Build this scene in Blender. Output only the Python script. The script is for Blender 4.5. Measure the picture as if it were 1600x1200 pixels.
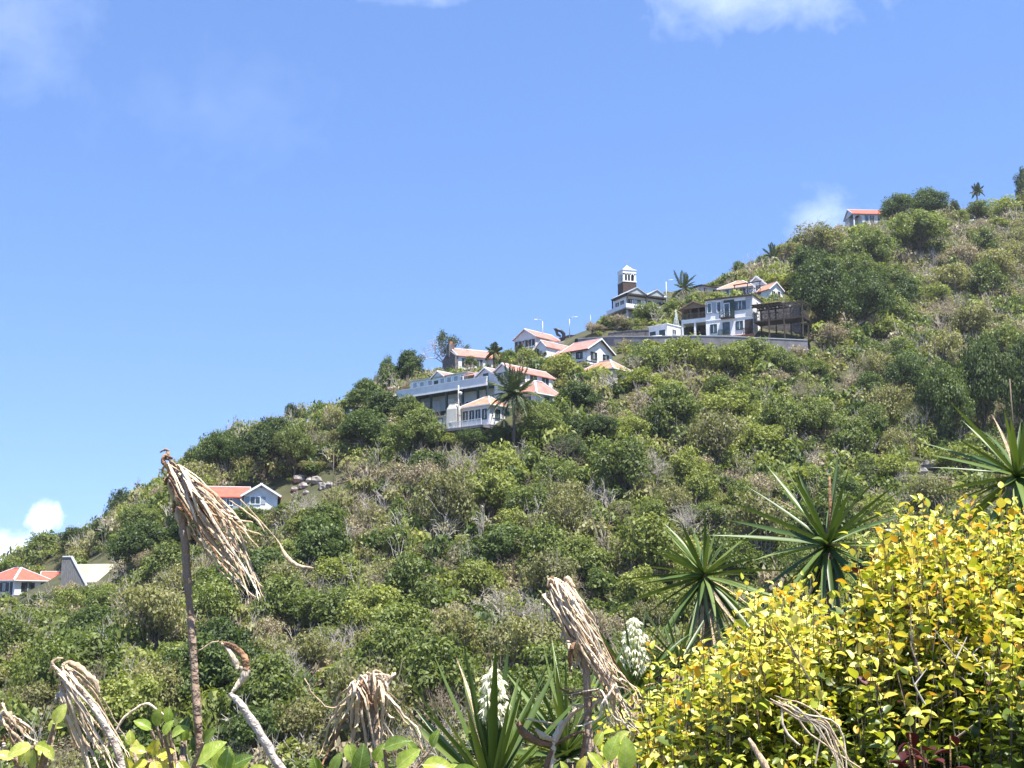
import bpy, math, random
import numpy as np
from mathutils import Vector, Matrix, noise

random.seed(7)
rng = np.random.default_rng(11)
scene = bpy.context.scene
C = scene.collection
for o in list(bpy.data.objects):
    bpy.data.objects.remove(o)
R_ = math.radians

# ------------------------------------------------------------------ camera
FPX = 2000.0                        # focal length in pixels of the 1600 px wide photograph
PITCH = math.atan(350.0 / FPX)      # horizon lies 350 px below the middle
cam = bpy.data.objects.new('camera', bpy.data.cameras.new('camera'))
C.objects.link(cam)
cam.data.sensor_width = 36.0
cam.data.lens = 36.0 * FPX / 1600.0
cam.data.clip_start = 0.05
cam.data.clip_end = 60000
cam.location = (0, 0, 0)
cam.rotation_euler = (math.pi / 2 + PITCH, 0, 0)
scene.camera = cam
_F = Vector((0, math.cos(PITCH), math.sin(PITCH)))
_U = Vector((0, -math.sin(PITCH), math.cos(PITCH)))


def ray(u, v):
    return _F + Vector((1, 0, 0)) * ((u - 800) / FPX) + _U * ((600 - v) / FPX)


def at(u, v, Y):
    d = ray(u, v)
    return d * (Y / d.y)


def proj(p):
    f = p.dot(_F)
    return 800 + FPX * p.x / f, 600 - FPX * p.dot(_U) / f


# ------------------------------------------------------------------ light
SUN_AZ = math.atan2(0.62, -0.78)     # compass angle from +Y towards +X
SUN_EL = R_(71)
world = bpy.data.worlds.new('World')
scene.world = world
world.use_nodes = True
wt = world.node_tree
wn, wl = wt.nodes, wt.links
wn.clear()
sky = wn.new('ShaderNodeTexSky')
sky.sky_type = 'NISHITA'
sky.sun_disc = False
sky.sun_elevation = SUN_EL
sky.sun_rotation = SUN_AZ
sky.altitude = 300
sky.air_density = 0.85
sky.dust_density = 0.0
sky.ozone_density = 2.0
SKY = 0.090
tc = wn.new('ShaderNodeTexCoord')


def vmath(op, a, b=None):
    n = wn.new('ShaderNodeVectorMath')
    n.operation = op
    wl.new(a, n.inputs[0])
    if b is not None:
        if isinstance(b, (tuple, Vector)):
            n.inputs[1].default_value = b
        else:
            wl.new(b, n.inputs[1])
    return n


def fmath(op, a, b=None, c=None, clamp=False):
    n = wn.new('ShaderNodeMath')
    n.operation = op
    n.use_clamp = clamp
    for i, s in enumerate((a, b, c)):
        if s is None:
            continue
        if isinstance(s, (int, float)):
            n.inputs[i].default_value = s
        else:
            wl.new(s, n.inputs[i])
    return n.outputs[0]


gen = tc.outputs['Generated']
lift = vmath('NORMALIZE', vmath('ADD', gen, Vector((0, 0, 0.18))).outputs[0])
wl.new(lift.outputs[0], sky.inputs['Vector'])
nz = wn.new('ShaderNodeTexNoise')
nz.inputs['Scale'].default_value = 9
nz.inputs['Detail'].default_value = 9
nz.inputs['Roughness'].default_value = 0.62
wl.new(gen, nz.inputs['Vector'])
nz2 = wn.new('ShaderNodeTexNoise')
nz2.inputs['Scale'].default_value = 30
nz2.inputs['Detail'].default_value = 8
nz2.inputs['Roughness'].default_value = 0.6
nz2.inputs['Distortion'].default_value = 0.4
wl.new(gen, nz2.inputs['Vector'])
# clouds: centre pixel, half extents in px, density, raggedness
CLOUDS = [(1190, -60, 260, 115, 0.62, .8, 3.0), (30, 40, 150, 130, 0.10, 1.1, 1.8), (330, 165, 220, 100, 0.035, 1.3, 1.6),
          (640, -34, 120, 40, 0.25, .8, 1.4), (68, 812, 28, 28, .8, 1.6, 0.9), (20, 860, 105, 32, .7, 1.4, 1.1), (-80, 905, 180, 50, 1.0, .6, 0.7),
          (1285, 345, 75, 60, 0.24, 1.5, 2.0), (240, 880, 300, 40, 0.35, .8, 1.0), (-420, 520, 300, 90, .25, 1.0, 1.5), (2150, 120, 380, 90, .3, 1.0, 1.5)]
total = None
for (u, v, a, b, dens, rag, soft) in CLOUDS:
    d = ray(u, v).normalized()
    rt = Vector((d.y, -d.x, 0)).normalized()
    up = rt.cross(d)
    dr = vmath('DOT_PRODUCT', gen, rt / (a / FPX)).outputs['Value']
    du = vmath('DOT_PRODUCT', gen, up / (b / FPX)).outputs['Value']
    dd = vmath('DOT_PRODUCT', gen, d).outputs['Value']
    r2 = fmath('ADD', fmath('MULTIPLY', dr, dr), fmath('MULTIPLY', du, du))
    r = fmath('SQRT', r2)
    nn = fmath('ADD', fmath('MULTIPLY', nz.outputs['Fac'], 0.5), fmath('MULTIPLY', nz2.outputs['Fac'], 0.5))
    edge = fmath('ADD', fmath('SUBTRACT', 0.95, r), fmath('MULTIPLY', fmath('SUBTRACT', nn, 0.5), 3.2 * rag))
    m = fmath('MULTIPLY', fmath('MULTIPLY', edge, 1.0 / soft, clamp=True), dens)
    m = fmath('MULTIPLY', m, fmath('GREATER_THAN', dd, 0.2))
    total = m if total is None else fmath('MAXIMUM', total, m)
hs = wn.new('ShaderNodeHueSaturation')
hs.inputs['Hue'].default_value = 0.506
hs.inputs['Saturation'].default_value = 1.12
wl.new(sky.outputs[0], hs.inputs['Color'])
mixc = wn.new('ShaderNodeMix')
mixc.data_type = 'RGBA'
wl.new(total, mixc.inputs['Factor'])
wl.new(hs.outputs[0], mixc.inputs['A'])
mixc.inputs['B'].default_value = (9.2, 9.5, 10.2, 1)
bg = wn.new('ShaderNodeBackground')
bg.inputs['Strength'].default_value = SKY
wl.new(mixc.outputs['Result'], bg.inputs['Color'])
wo = wn.new('ShaderNodeOutputWorld')
wl.new(bg.outputs[0], wo.inputs['Surface'])

sun = bpy.data.objects.new('sun', bpy.data.lights.new('sun', 'SUN'))
C.objects.link(sun)
sun.data.energy = 3.6
sun.data.angle = R_(0.53)
sun.data.color = (1.0, 0.955, 0.88)
sd = Vector((math.sin(SUN_AZ) * math.cos(SUN_EL), math.cos(SUN_AZ) * math.cos(SUN_EL), math.sin(SUN_EL)))
sun.rotation_euler = sd.to_track_quat('Z', 'Y').to_euler()
sun.location = sd * 80
scene.view_settings.view_transform = 'Standard'
scene.view_settings.look = 'None'
scene.view_settings.exposure = 1.85
scene.view_settings.gamma = 1.0
scene.render.engine = 'CYCLES'
scene.cycles.max_bounces = 8
scene.cycles.transparent_max_bounces = 8

# ------------------------------------------------------------------ materials
MATS = {}


def nodes_of(name):
    m = bpy.data.materials.new(name)
    m.use_nodes = True
    nt = m.node_tree
    return m, nt, nt.nodes, nt.links, nt.nodes['Principled BSDF']


def ramp(nt, fac, stops):
    n = nt.nodes.new('ShaderNodeValToRGB')
    el = n.color_ramp.elements
    while len(el) > 1:
        el.remove(el[-1])
    el[0].position = stops[0][0]
    el[0].color = (*stops[0][1], 1)
    for p, c in stops[1:]:
        e = el.new(p)
        e.color = (*c, 1)
    nt.links.new(fac, n.inputs[0])
    return n.outputs[0]


def leafmat(name, stops, rough=0.55, trans=0.3, spec=0.35, objvar=0.35, tint=(1.25, 1.35, 0.5), vein=None):
    """leaf: colour differs from leaf to leaf and a little from plant to plant"""
    m, nt, n, l, b = nodes_of(name)
    g = n.new('ShaderNodeNewGeometry')
    oi = n.new('ShaderNodeObjectInfo')
    mx = n.new('ShaderNodeMath')
    mx.operation = 'MULTIPLY_ADD'
    l.new(oi.outputs['Random'], mx.inputs[0])
    mx.inputs[1].default_value = objvar
    mul = n.new('ShaderNodeMath')
    mul.operation = 'MULTIPLY'
    l.new(g.outputs['Random Per Island'], mul.inputs[0])
    mul.inputs[1].default_value = 1 - objvar
    l.new(mul.outputs[0], mx.inputs[2])
    col = ramp(nt, mx.outputs[0], stops)
    if vein:
        # pale midrib and side veins of a leaf lying along its own X axis
        tcv = n.new('ShaderNodeTexCoord')
        sx = n.new('ShaderNodeSeparateXYZ')
        l.new(tcv.outputs['Object'], sx.inputs[0])
        ab = n.new('ShaderNodeMath')
        ab.operation = 'ABSOLUTE'
        l.new(sx.outputs['Y'], ab.inputs[0])
        sk = n.new('ShaderNodeMath')
        sk.operation = 'MULTIPLY_ADD'
        l.new(ab.outputs[0], sk.inputs[0])
        sk.inputs[1].default_value = -.7
        l.new(sx.outputs['X'], sk.inputs[2])
        fr = n.new('ShaderNodeMath')
        fr.operation = 'PINGPONG'
        l.new(sk.outputs[0], fr.inputs[0])
        fr.inputs[1].default_value = .055
        sv = ramp(nt, fr.outputs[0], [(0, (.5, .5, .5)), (.012, (0, 0, 0))])
        mv = ramp(nt, ab.outputs[0], [(0, (1, 1, 1)), (.012, (1, 1, 1)), (.024, (0, 0, 0))])
        mxv = n.new('ShaderNodeMath')
        mxv.operation = 'MAXIMUM'
        l.new(sv, mxv.inputs[0])
        l.new(mv, mxv.inputs[1])
        mc = n.new('ShaderNodeMix')
        mc.data_type = 'RGBA'
        l.new(mxv.outputs[0], mc.inputs['Factor'])
        l.new(col, mc.inputs['A'])
        mc.inputs['B'].default_value = (*vein, 1)
        nb = n.new('ShaderNodeTexNoise')
        nb.inputs['Scale'].default_value = 5
        l.new(tcv.outputs['Object'], nb.inputs['Vector'])
        mt = n.new('ShaderNodeMix')
        mt.data_type = 'RGBA'
        mt.blend_type = 'MULTIPLY'
        mt.inputs['Factor'].default_value = .8
        l.new(mc.outputs['Result'], mt.inputs['A'])
        l.new(ramp(nt, nb.outputs['Fac'], [(.3, (.6, .7, .5)), (.65, (1.1, 1.1, 1.1))]), mt.inputs['B'])
        col = mt.outputs['Result']
        bp = n.new('ShaderNodeBump')
        bp.inputs['Strength'].default_value = .35
        bp.inputs['Distance'].default_value = .02
        l.new(mxv.outputs[0], bp.inputs['Height'])
        l.new(bp.outputs[0], b.inputs['Normal'])
    l.new(col, b.inputs['Base Color'])
    b.inputs['Roughness'].default_value = rough
    b.inputs['Specular IOR Level'].default_value = spec
    t = n.new('ShaderNodeBsdfTranslucent')
    tm = n.new('ShaderNodeMix')
    tm.data_type = 'RGBA'
    tm.blend_type = 'MULTIPLY'
    tm.inputs['Factor'].default_value = 1
    l.new(col, tm.inputs['A'])
    tm.inputs['B'].default_value = (*tint, 1)
    l.new(tm.outputs['Result'], t.inputs['Color'])
    ms = n.new('ShaderNodeMixShader')
    ms.inputs[0].default_value = trans
    l.new(b.outputs[0], ms.inputs[1])
    l.new(t.outputs[0], ms.inputs[2])
    l.new(ms.outputs[0], n['Material Output'].inputs['Surface'])
    MATS[name] = m
    return m


def surf(name, c1, c2=None, scale=3.0, rough=0.8, spec=0.3, bump=0.0, bscale=None, metal=0.0, stripes=None, stretch=None):
    m, nt, n, l, b = nodes_of(name)
    tcn = n.new('ShaderNodeTexCoord')
    mp = n.new('ShaderNodeMapping')
    if stretch:
        mp.inputs['Scale'].default_value = stretch
    l.new(tcn.outputs['Object'], mp.inputs['Vector'])
    nzn = n.new('ShaderNodeTexNoise')
    nzn.inputs['Scale'].default_value = scale
    nzn.inputs['Detail'].default_value = 6
    nzn.inputs['Roughness'].default_value = 0.6
    l.new(mp.outputs[0], nzn.inputs['Vector'])
    c2 = c2 or tuple(x * 0.8 for x in c1)
    l.new(ramp(nt, nzn.outputs['Fac'], [(0.32, c2), (0.62, c1)]), b.inputs['Base Color'])
    b.inputs['Roughness'].default_value = rough
    b.inputs['Specular IOR Level'].default_value = spec
    b.inputs['Metallic'].default_value = metal
    if bump or stripes:
        bm = n.new('ShaderNodeBump')
        bm.inputs['Strength'].default_value = bump or 0.4
        bm.inputs['Distance'].default_value = 0.05
        if stripes:
            w = n.new('ShaderNodeTexWave')
            w.bands_direction = stripes[0]
            w.inputs['Scale'].default_value = stripes[1]
            l.new(tcn.outputs['Object'], w.inputs['Vector'])
            l.new(w.outputs['Fac'], bm.inputs['Height'])
        else:
            n2 = n.new('ShaderNodeTexNoise')
            n2.inputs['Scale'].default_value = bscale or scale * 5
            n2.inputs['Detail'].default_value = 4
            l.new(mp.outputs[0], n2.inputs['Vector'])
            l.new(n2.outputs['Fac'], bm.inputs['Height'])
        l.new(bm.outputs[0], b.inputs['Normal'])
    MATS[name] = m
    return m


# hillside leaves
leafmat('dark', [(0, (.026, .042, .012)), (.45, (.058, .092, .022)), (.85, (.115, .160, .036)), (1, (.22, .26, .08))], trans=.36)
leafmat('mid', [(0, (.054, .076, .020)), (.45, (.125, .160, .040)), (.85, (.20, .235, .062)), (1, (.32, .33, .11))], trans=.36)
leafmat('lime', [(0, (.085, .105, .024)), (.45, (.20, .23, .052)), (.85, (.295, .315, .08)), (1, (.42, .42, .15))], trans=.36)
leafmat('olive', [(0, (.075, .078, .032)), (.4, (.185, .185, .072)), (.8, (.285, .27, .11)), (1, (.42, .38, .20))], trans=.36)
leafmat('tan', [(0, (.12, .10, .060)), (.4, (.28, .235, .145)), (.8, (.41, .345, .22)), (1, (.53, .45, .32))], trans=.36, tint=(1, 1, .8))
leafmat('rust', [(0, (.10, .045, .02)), (.5, (.24, .11, .045)), (1, (.38, .20, .08))], trans=.2, tint=(1, 1, .8))
leafmat('palm_leaf', [(0, (.03, .055, .015)), (.5, (.075, .105, .03)), (1, (.17, .18, .06))], rough=.4, trans=.2, spec=.5)
surf('bark', (.16, .13, .10), (.07, .055, .04), 6, .9, bump=.5)
surf('grey_twig', (.52, .47, .41), (.32, .28, .24), 5, .9)
surf('brown_twig', (.36, .29, .22), (.22, .17, .12), 5, .9)
# ground
surf('hill_soil', (.07, .07, .03), (.035, .04, .016), .25, .95, bump=.8, bscale=2)
surf('asphalt', (.19, .18, .18), (.12, .115, .115), .8, .9, bump=.2)
surf('sea_water', (.02, .07, .13), (.015, .05, .10), .01, .15)
# building
surf('white_wall', (.80, .80, .79), (.69, .685, .67), .8, .75, stripes=('Z', 5.0))
surf('white_trim', (.82, .82, .81), (.74, .74, .72), 3, .5)
surf('pink_wall', (.74, .66, .66), (.64, .56, .56), 1.2, .8)
surf('cream_wall', (.62, .58, .50), (.52, .48, .41), 1.0, .85)
surf('grey_wall', (.50, .49, .48), (.40, .39, .38), 1.0, .85)
surf('mint_wall', (.66, .72, .68), (.58, .64, .60), 1.0, .8)
surf('pale_blue', (.56, .60, .61), (.47, .51, .52), 1.2, .75)
surf('bluegrey', (.34, .38, .41), (.27, .31, .34), 1.5, .7)
surf('dark_green', (.035, .065, .055), (.02, .04, .035), 3, .5)
surf('dark_brown', (.055, .042, .036), (.03, .024, .02), 3, .7)
surf('terracotta', (.40, .16, .10), (.30, .12, .08), 1.2, .8)
surf('roof_red', (.62, .12, .075), (.44, .085, .055), 1.3, .55, stripes=('X', 2.2))
surf('roof_pink', (.47, .20, .16), (.33, .13, .10), 1.3, .6, stripes=('X', 2.2))
surf('roof_orange', (.50, .24, .15), (.35, .15, .09), 1.3, .6, stripes=('X', 2.2))
surf('roof_grey', (.40, .42, .41), (.32, .34, .33), .8, .6, stripes=('X', 2.2))
surf('roof_beige', (.42, .37, .30), (.30, .26, .20), .8, .9, bump=.3)
surf('roof_brown', (.30, .20, .13), (.19, .125, .08), 1, .8, stripes=('X', 2.2))
surf('wood', (.20, .15, .105), (.11, .08, .058), 2, .8, stretch=(1, 1, 6))
surf('grey_wood', (.26, .25, .24), (.13, .125, .12), 2.5, .85, stretch=(6, 6, .5))
surf('stone', (.19, .17, .16), (.075, .066, .062), 2.2, .95, bump=.9, bscale=5)
surf('brick_brown', (.115, .075, .06), (.06, .04, .034), 3.5, .9, bump=.5, bscale=8)
surf('concrete', (.24, .225, .225), (.14, .13, .13), .9, .9, bump=.3)
surf('rock', (.34, .31, .28), (.12, .105, .095), 1.1, .95, bump=1, bscale=4)
surf('steel', (.45, .46, .47), (.36, .37, .38), 4, .45, metal=.6)
surf('black_paint', (.02, .023, .026), (.012, .014, .016), 4, .4)
surf('car_paint', (.80, .80, .80), (.76, .76, .76), 2, .25, spec=.6)
surf('tyre', (.02, .02, .02), (.012, .012, .012), 6, .9)
_m, _nt, _n, _l, _b = nodes_of('glass')
_b.inputs['Base Color'].default_value = (.03, .045, .05, 1)
_b.inputs['Roughness'].default_value = .08
_b.inputs['Specular IOR Level'].default_value = .7
_nn = _n.new('ShaderNodeTexNoise')
_nn.inputs['Scale'].default_value = 1.4
_tc = _n.new('ShaderNodeTexCoord')
_l.new(_tc.outputs['Object'], _nn.inputs['Vector'])
_l.new(ramp(_nt, _nn.outputs['Fac'], [(.4, (.02, .03, .035)), (.65, (.09, .12, .13))]), _b.inputs['Base Color'])
MATS['glass'] = _m
# foreground
Y1 = (1.05, 1.0, .45)
leafmat('leaf_yellow', [(0, (.50, .42, .06)), (.5, (.70, .63, .14)), (1, (.82, .79, .40))], rough=.34, trans=.38, spec=.5, objvar=.5, tint=Y1)
leafmat('leaf_lime', [(0, (.28, .33, .03)), (.5, (.48, .52, .06)), (1, (.64, .64, .18))], rough=.4, trans=.38, spec=.5, objvar=.5, tint=Y1)
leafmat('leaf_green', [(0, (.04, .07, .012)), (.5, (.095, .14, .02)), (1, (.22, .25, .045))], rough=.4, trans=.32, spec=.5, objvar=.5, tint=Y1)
leafmat('leaf_orange', [(0, (.58, .28, .03)), (.5, (.70, .44, .05)), (1, (.78, .60, .14))], rough=.45, trans=.38, spec=.4, objvar=.5, tint=Y1)
leafmat('leaf_maroon', [(0, (.025, .006, .008)), (.5, (.055, .011, .013)), (1, (.12, .03, .03))], rough=.5, trans=.15, spec=.3, objvar=.5, tint=(1.2, .7, .6))
leafmat('broad_leaf', [(0, (.13, .20, .02)), (.5, (.25, .35, .04)), (1, (.40, .48, .09))], rough=.28, trans=.35, spec=.55, objvar=.7, tint=Y1, vein=(.42, .46, .16))
leafmat('broad_yellow', [(0, (.50, .46, .04)), (.5, (.66, .60, .07)), (1, (.78, .72, .2))], rough=.35, trans=.38, spec=.5, objvar=.7, tint=Y1, vein=(.75, .72, .35))
leafmat('broad_lime', [(0, (.26, .32, .03)), (.5, (.40, .45, .05)), (1, (.56, .58, .14))], rough=.32, trans=.38, spec=.55, objvar=.7, tint=Y1, vein=(.62, .62, .28))
leafmat('broad_dark', [(0, (.05, .09, .014)), (.5, (.10, .155, .022)), (1, (.18, .24, .04))], rough=.3, trans=.3, spec=.5, objvar=.7, tint=Y1, vein=(.22, .28, .08))
leafmat('blade', [(0, (.035, .065, .014)), (.5, (.085, .13, .028)), (1, (.17, .22, .06))], rough=.42, trans=.12, spec=.4, objvar=.85)
leafmat('petal', [(0, (.62, .64, .40)), (.5, (.80, .79, .62)), (1, (.84, .83, .72))], rough=.6, trans=.35, objvar=.6, tint=(1, 1, .8))
surf('dry_husk', (.62, .48, .32), (.42, .28, .17), 14, .75, stretch=(1, 1, .25), bump=.5, bscale=60)
surf('dry_pale', (.70, .59, .45), (.52, .39, .26), 14, .75, stretch=(1, 1, .25), bump=.5, bscale=60)
surf('dry_brown', (.30, .17, .09), (.15, .08, .045), 16, .8, bump=.5, bscale=60)
surf('dead_stem', (.34, .25, .18), (.20, .13, .085), 12, .85, bump=.6, bscale=50)
surf('pale_stem', (.56, .49, .43), (.34, .27, .22), 12, .75, bump=.5, bscale=50)
surf('near_soil', (.13, .10, .065), (.06, .045, .03), 2, .95, bump=1, bscale=12)


# ------------------------------------------------------------------ mesh helpers
class MB:
    def __init__(s):
        s.v, s.f = [], []

    def add(s, vs, fs):
        o = len(s.v)
        s.v += [tuple(p) for p in vs]
        s.f += [tuple(i + o for i in f) for f in fs]
        return s

    def box(s, x0, x1, y0, y1, z0, z1):
        return s.add([(x0, y0, z0), (x1, y0, z0), (x1, y1, z0), (x0, y1, z0), (x0, y0, z1), (x1, y0, z1), (x1, y1, z1), (x0, y1, z1)],
                     [(0, 3, 2, 1), (4, 5, 6, 7), (0, 1, 5, 4), (1, 2, 6, 5), (2, 3, 7, 6), (3, 0, 4, 7)])

    def prism(s, poly, off):
        """poly: planar list of points, off: extrusion vector"""
        n = len(poly)
        p = [Vector(q) for q in poly]
        o = Vector(off)
        return s.add(p + [q + o for q in p], [tuple(range(n))[::-1], tuple(range(n, 2 * n))] + [(i, (i + 1) % n, n + (i + 1) % n, n + i) for i in range(n)])

    def bar(s, a, b, w, h=None):
        a, b = Vector(a), Vector(b)
        h = h or w
        d = (b - a).normalized()
        sd_ = d.cross(Vector((0, 0, 1)))
        if sd_.length < 1e-3:
            sd_ = Vector((1, 0, 0))
        sd_.normalize()
        up = sd_.cross(d)
        q = [a + sd_ * (x * w / 2) + up * (y * h / 2) for x, y in ((-1, -1), (1, -1), (1, 1), (-1, 1))]
        return s.prism(q, b - a)

    def tube(s, pts, rads, k=6, flat=1.0, cap=True):
        pts = [Vector(p) for p in pts]
        n = len(pts)
        ref = None
        vs = []
        for i, p in enumerate(pts):
            d = (pts[min(i + 1, n - 1)] - pts[max(i - 1, 0)])
            d = d.normalized() if d.length > 1e-9 else Vector((0, 0, 1))
            if ref is None:
                ref = Vector((1, 0, 0)) if abs(d.x) < .8 else Vector((0, 1, 0))
            a = (ref - d * ref.dot(d)).normalized()
            ref = a
            b = d.cross(a)
            for j in range(k):
                t = 2 * math.pi * j / k
                vs.append(p + a * (math.cos(t) * rads[i]) + b * (math.sin(t) * rads[i] * flat))
        fs = [(i * k + j, i * k + (j + 1) % k, (i + 1) * k + (j + 1) % k, (i + 1) * k + j) for i in range(n - 1) for j in range(k)]
        if cap:
            fs += [tuple(range(k))[::-1], tuple(range((n - 1) * k, n * k))]
        return s.add(vs, fs)

    def mesh(s, name, mat, smooth=False):
        me = bpy.data.meshes.new(name)
        me.from_pydata(s.v, [], s.f)
        me.materials.append(MATS[mat])
        if smooth:
            me.shade_smooth()
        return me

    def build(s, name, mat, parent=None, smooth=False):
        return link(name, s.mesh(name, mat, smooth), parent)


def link(name, me, parent=None, mat=None):
    o = bpy.data.objects.new(name, me)
    C.objects.link(o)
    if parent is not None:
        o.parent = parent
    if mat is not None:
        o.matrix_local = mat
    return o


def tag(o, label, cat, group=None):
    o['label'] = label
    o['category'] = cat
    if group:
        o['group'] = group
    return o


def empty(name, label, cat, loc, rz=0.0, group=None):
    o = bpy.data.objects.new(name, None)
    o.empty_display_size = .2
    C.objects.link(o)
    o.location = loc
    o.rotation_euler = (0, 0, rz)
    return tag(o, label, cat, group)


# ------------------------------------------------------------------ terrain
# known ground points: photo pixel and distance along the view axis
GP = [(-500, 1000, 240), (-250, 950, 225), (0, 905, 208), (60, 878, 206), (140, 848, 203), (200, 805, 200), (260, 765, 197), (320, 725, 195), (400, 688, 194), (480, 658, 194),
      (560, 640, 195), (620, 612, 196), (680, 590, 205), (716, 580, 195), (775, 572, 203), (760, 566, 208), (840, 552, 215), (800, 553, 218), (850, 568, 195), (890, 560, 203), (918, 568, 185), (960, 566, 190),
      (958, 600, 176), (762, 648, 165), (690, 642, 173), (640, 640, 180), (800, 622, 166), (850, 604, 172), (765, 668, 155), (730, 665, 158), (835, 640, 160),
      (905, 532, 206), (960, 540, 199), (1010, 530, 200), (1043, 527, 197), (1110, 527, 203), (1178, 526, 198), (1255, 530, 195), (1060, 555, 190), (1160, 560, 190), (1260, 548, 191),
      (1300, 520, 205), (940, 508, 226), (982, 500, 230), (1040, 490, 228), (1000, 475, 243), (1060, 470, 232), (1100, 462, 226), (1180, 464, 215), (1212, 462, 213), (1150, 440, 236), (1200, 422, 244),
      (1260, 385, 258), (1300, 375, 270), (1355, 360, 300), (1420, 352, 305), (1500, 350, 303), (1545, 348, 295), (1600, 330, 312), (1700, 290, 330), (1900, 230, 370),
      (1300, 430, 245), (1400, 430, 252), (1500, 440, 252), (1600, 440, 258), (1350, 500, 215), (1450, 520, 212), (1600, 520, 222), (1350, 600, 186), (1500, 620, 188), (1650, 620, 194),
      (1300, 700, 163), (1500, 720, 165), (1700, 740, 168), (1200, 620, 178), (1100, 640, 172), (1000, 680, 160), (1100, 760, 147), (900, 720, 152), (800, 720, 150), (700, 720, 155), (600, 720, 164),
      (500, 760, 165), (410, 796, 164), (330, 800, 168), (440, 850, 150), (250, 880, 165), (150, 915, 172), (110, 918, 174), (22, 934, 190), (70, 928, 196), (0, 990, 160), (150, 980, 150),
      (300, 960, 142), (500, 900, 138), (700, 850, 134), (900, 830, 136), (1200, 850, 136), (1500, 860, 138), (1800, 880, 140), (-300, 1040, 170)]
for u in range(-400, 2201, 200):
    GP.append((u, 1060, 106))
    GP.append((u, 1200, 84))
XYZ = [at(*g) for g in GP]
# behind the ridge the land falls away
for (u, v, Y) in [(-500, 1000, 240), (-250, 950, 225), (0, 905, 208), (140, 848, 203), (260, 765, 197), (400, 688, 194), (560, 640, 195), (680, 590, 205), (830, 552, 218), (940, 508, 232), (1000, 475, 250), (1150, 440, 243), (1260, 385, 262), (1355, 352, 308), (1600, 330, 318), (1900, 230, 380)]:
    p = at(u, v, Y)
    for k, dz in ((30, 10), (90, 45)):
        XYZ.append(Vector((p.x * (1 + k / p.y), p.y + k, p.z - dz)))
P = np.array([tuple(p) for p in XYZ])


def tps_fit(P, lam=3.0):
    n = len(P)
    d2 = ((P[:, None, :2] - P[None, :, :2]) / 100) ** 2
    r2 = d2.sum(2)
    K = np.where(r2 > 0, r2 * np.log(np.maximum(r2, 1e-12)), 0) + np.eye(n) * lam * 1e-4
    A = np.zeros((n + 3, n + 3))
    A[:n, :n] = K
    Q = np.c_[np.ones(n), P[:, :2] / 100]
    A[:n, n:] = Q
    A[n:, :n] = Q.T
    return np.linalg.solve(A, np.r_[P[:, 2], np.zeros(3)])


TW = tps_fit(P)


def tps(x, y):
    sh = x.shape
    q = np.c_[x.ravel(), y.ravel()] / 100
    out = np.zeros(len(q))
    for i in range(0, len(q), 8000):
        qq = q[i:i + 8000]
        r2 = ((qq[:, None, :] - P[None, :, :2] / 100) ** 2).sum(2)
        K = np.where(r2 > 0, r2 * np.log(np.maximum(r2, 1e-12)), 0)
        out[i:i + 8000] = K @ TW[:-3] + TW[-3] + qq @ TW[-2:]
    return out.reshape(sh)


def sstep(a, b, x):
    t = np.clip((x - a) / (b - a), 0, 1)
    return t * t * (3 - 2 * t)


SEA_Z = -330.0


def ground_raw(x, y):
    z = tps(np.clip(x, -260, 420), np.clip(y, 60, 430))
    near = -1.55 - 0.03 * np.maximum(y - 5, 0) ** 1.6 - 0.25 * (1 - sstep(-3, 2.5, x)) - sstep(14, 60, y) * 14
    w = sstep(30, 84, y)
    z = near * (1 - w) + z * w
    # outside the hill in view the island falls to the sea
    d = np.maximum.reduce([np.maximum(-260 - x, 0), np.maximum(x - 420, 0), np.maximum(y - 430, 0), np.maximum(-60 - y, 0)])
    w2 = sstep(0, 900, d)
    return z * (1 - w2) + (SEA_Z - 12) * w2


gx = np.r_[-3500, -2000, -1200, -700, -420, -320, np.arange(-260, 421, 3.0), 480, 600, 900, 1500, 2600, 3800]
gy = np.r_[-3500, -2000, -900, -350, -120, -60, np.arange(-30, 20, 1.5), np.arange(21, 431, 3.0), 490, 600, 900, 1500, 2600, 3800]
GX, GY = np.meshgrid(gx, gy)
GZ = ground_raw(GX, GY)
jit = rng.normal(0, .12, GZ.shape) * (GY > 40)
GZ = GZ + jit


def height(x, y):
    """bilinear lookup in the terrain sheet (arrays or numbers)"""
    x = np.asarray(x, float)
    y = np.asarray(y, float)
    i = np.clip(np.searchsorted(gx, x) - 1, 0, len(gx) - 2)
    j = np.clip(np.searchsorted(gy, y) - 1, 0, len(gy) - 2)
    fx = (x - gx[i]) / (gx[i + 1] - gx[i])
    fy = (y - gy[j]) / (gy[j + 1] - gy[j])
    return (GZ[j, i] * (1 - fx) + GZ[j, i + 1] * fx) * (1 - fy) + (GZ[j + 1, i] * (1 - fx) + GZ[j + 1, i + 1] * fx) * fy


STEPS = np.arange(70, 425, 1.0)


def hit(u, v):
    """where the view ray through a photo pixel meets the hillside"""
    d = ray(u, v)
    xs = STEPS * d.x / d.y
    zs = STEPS * d.z / d.y
    k = np.nonzero(zs < height(xs, STEPS))[0]
    if len(k) == 0:
        return None
    y = float(STEPS[k[0]])
    x = float(xs[k[0]])
    return Vector((x, y, float(height(x, y))))


ny, nx = GZ.shape
idx = np.arange(nx * ny).reshape(ny, nx)
fq = np.stack([idx[:-1, :-1], idx[:-1, 1:], idx[1:, 1:], idx[1:, :-1]], -1).reshape(-1, 4)


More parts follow.
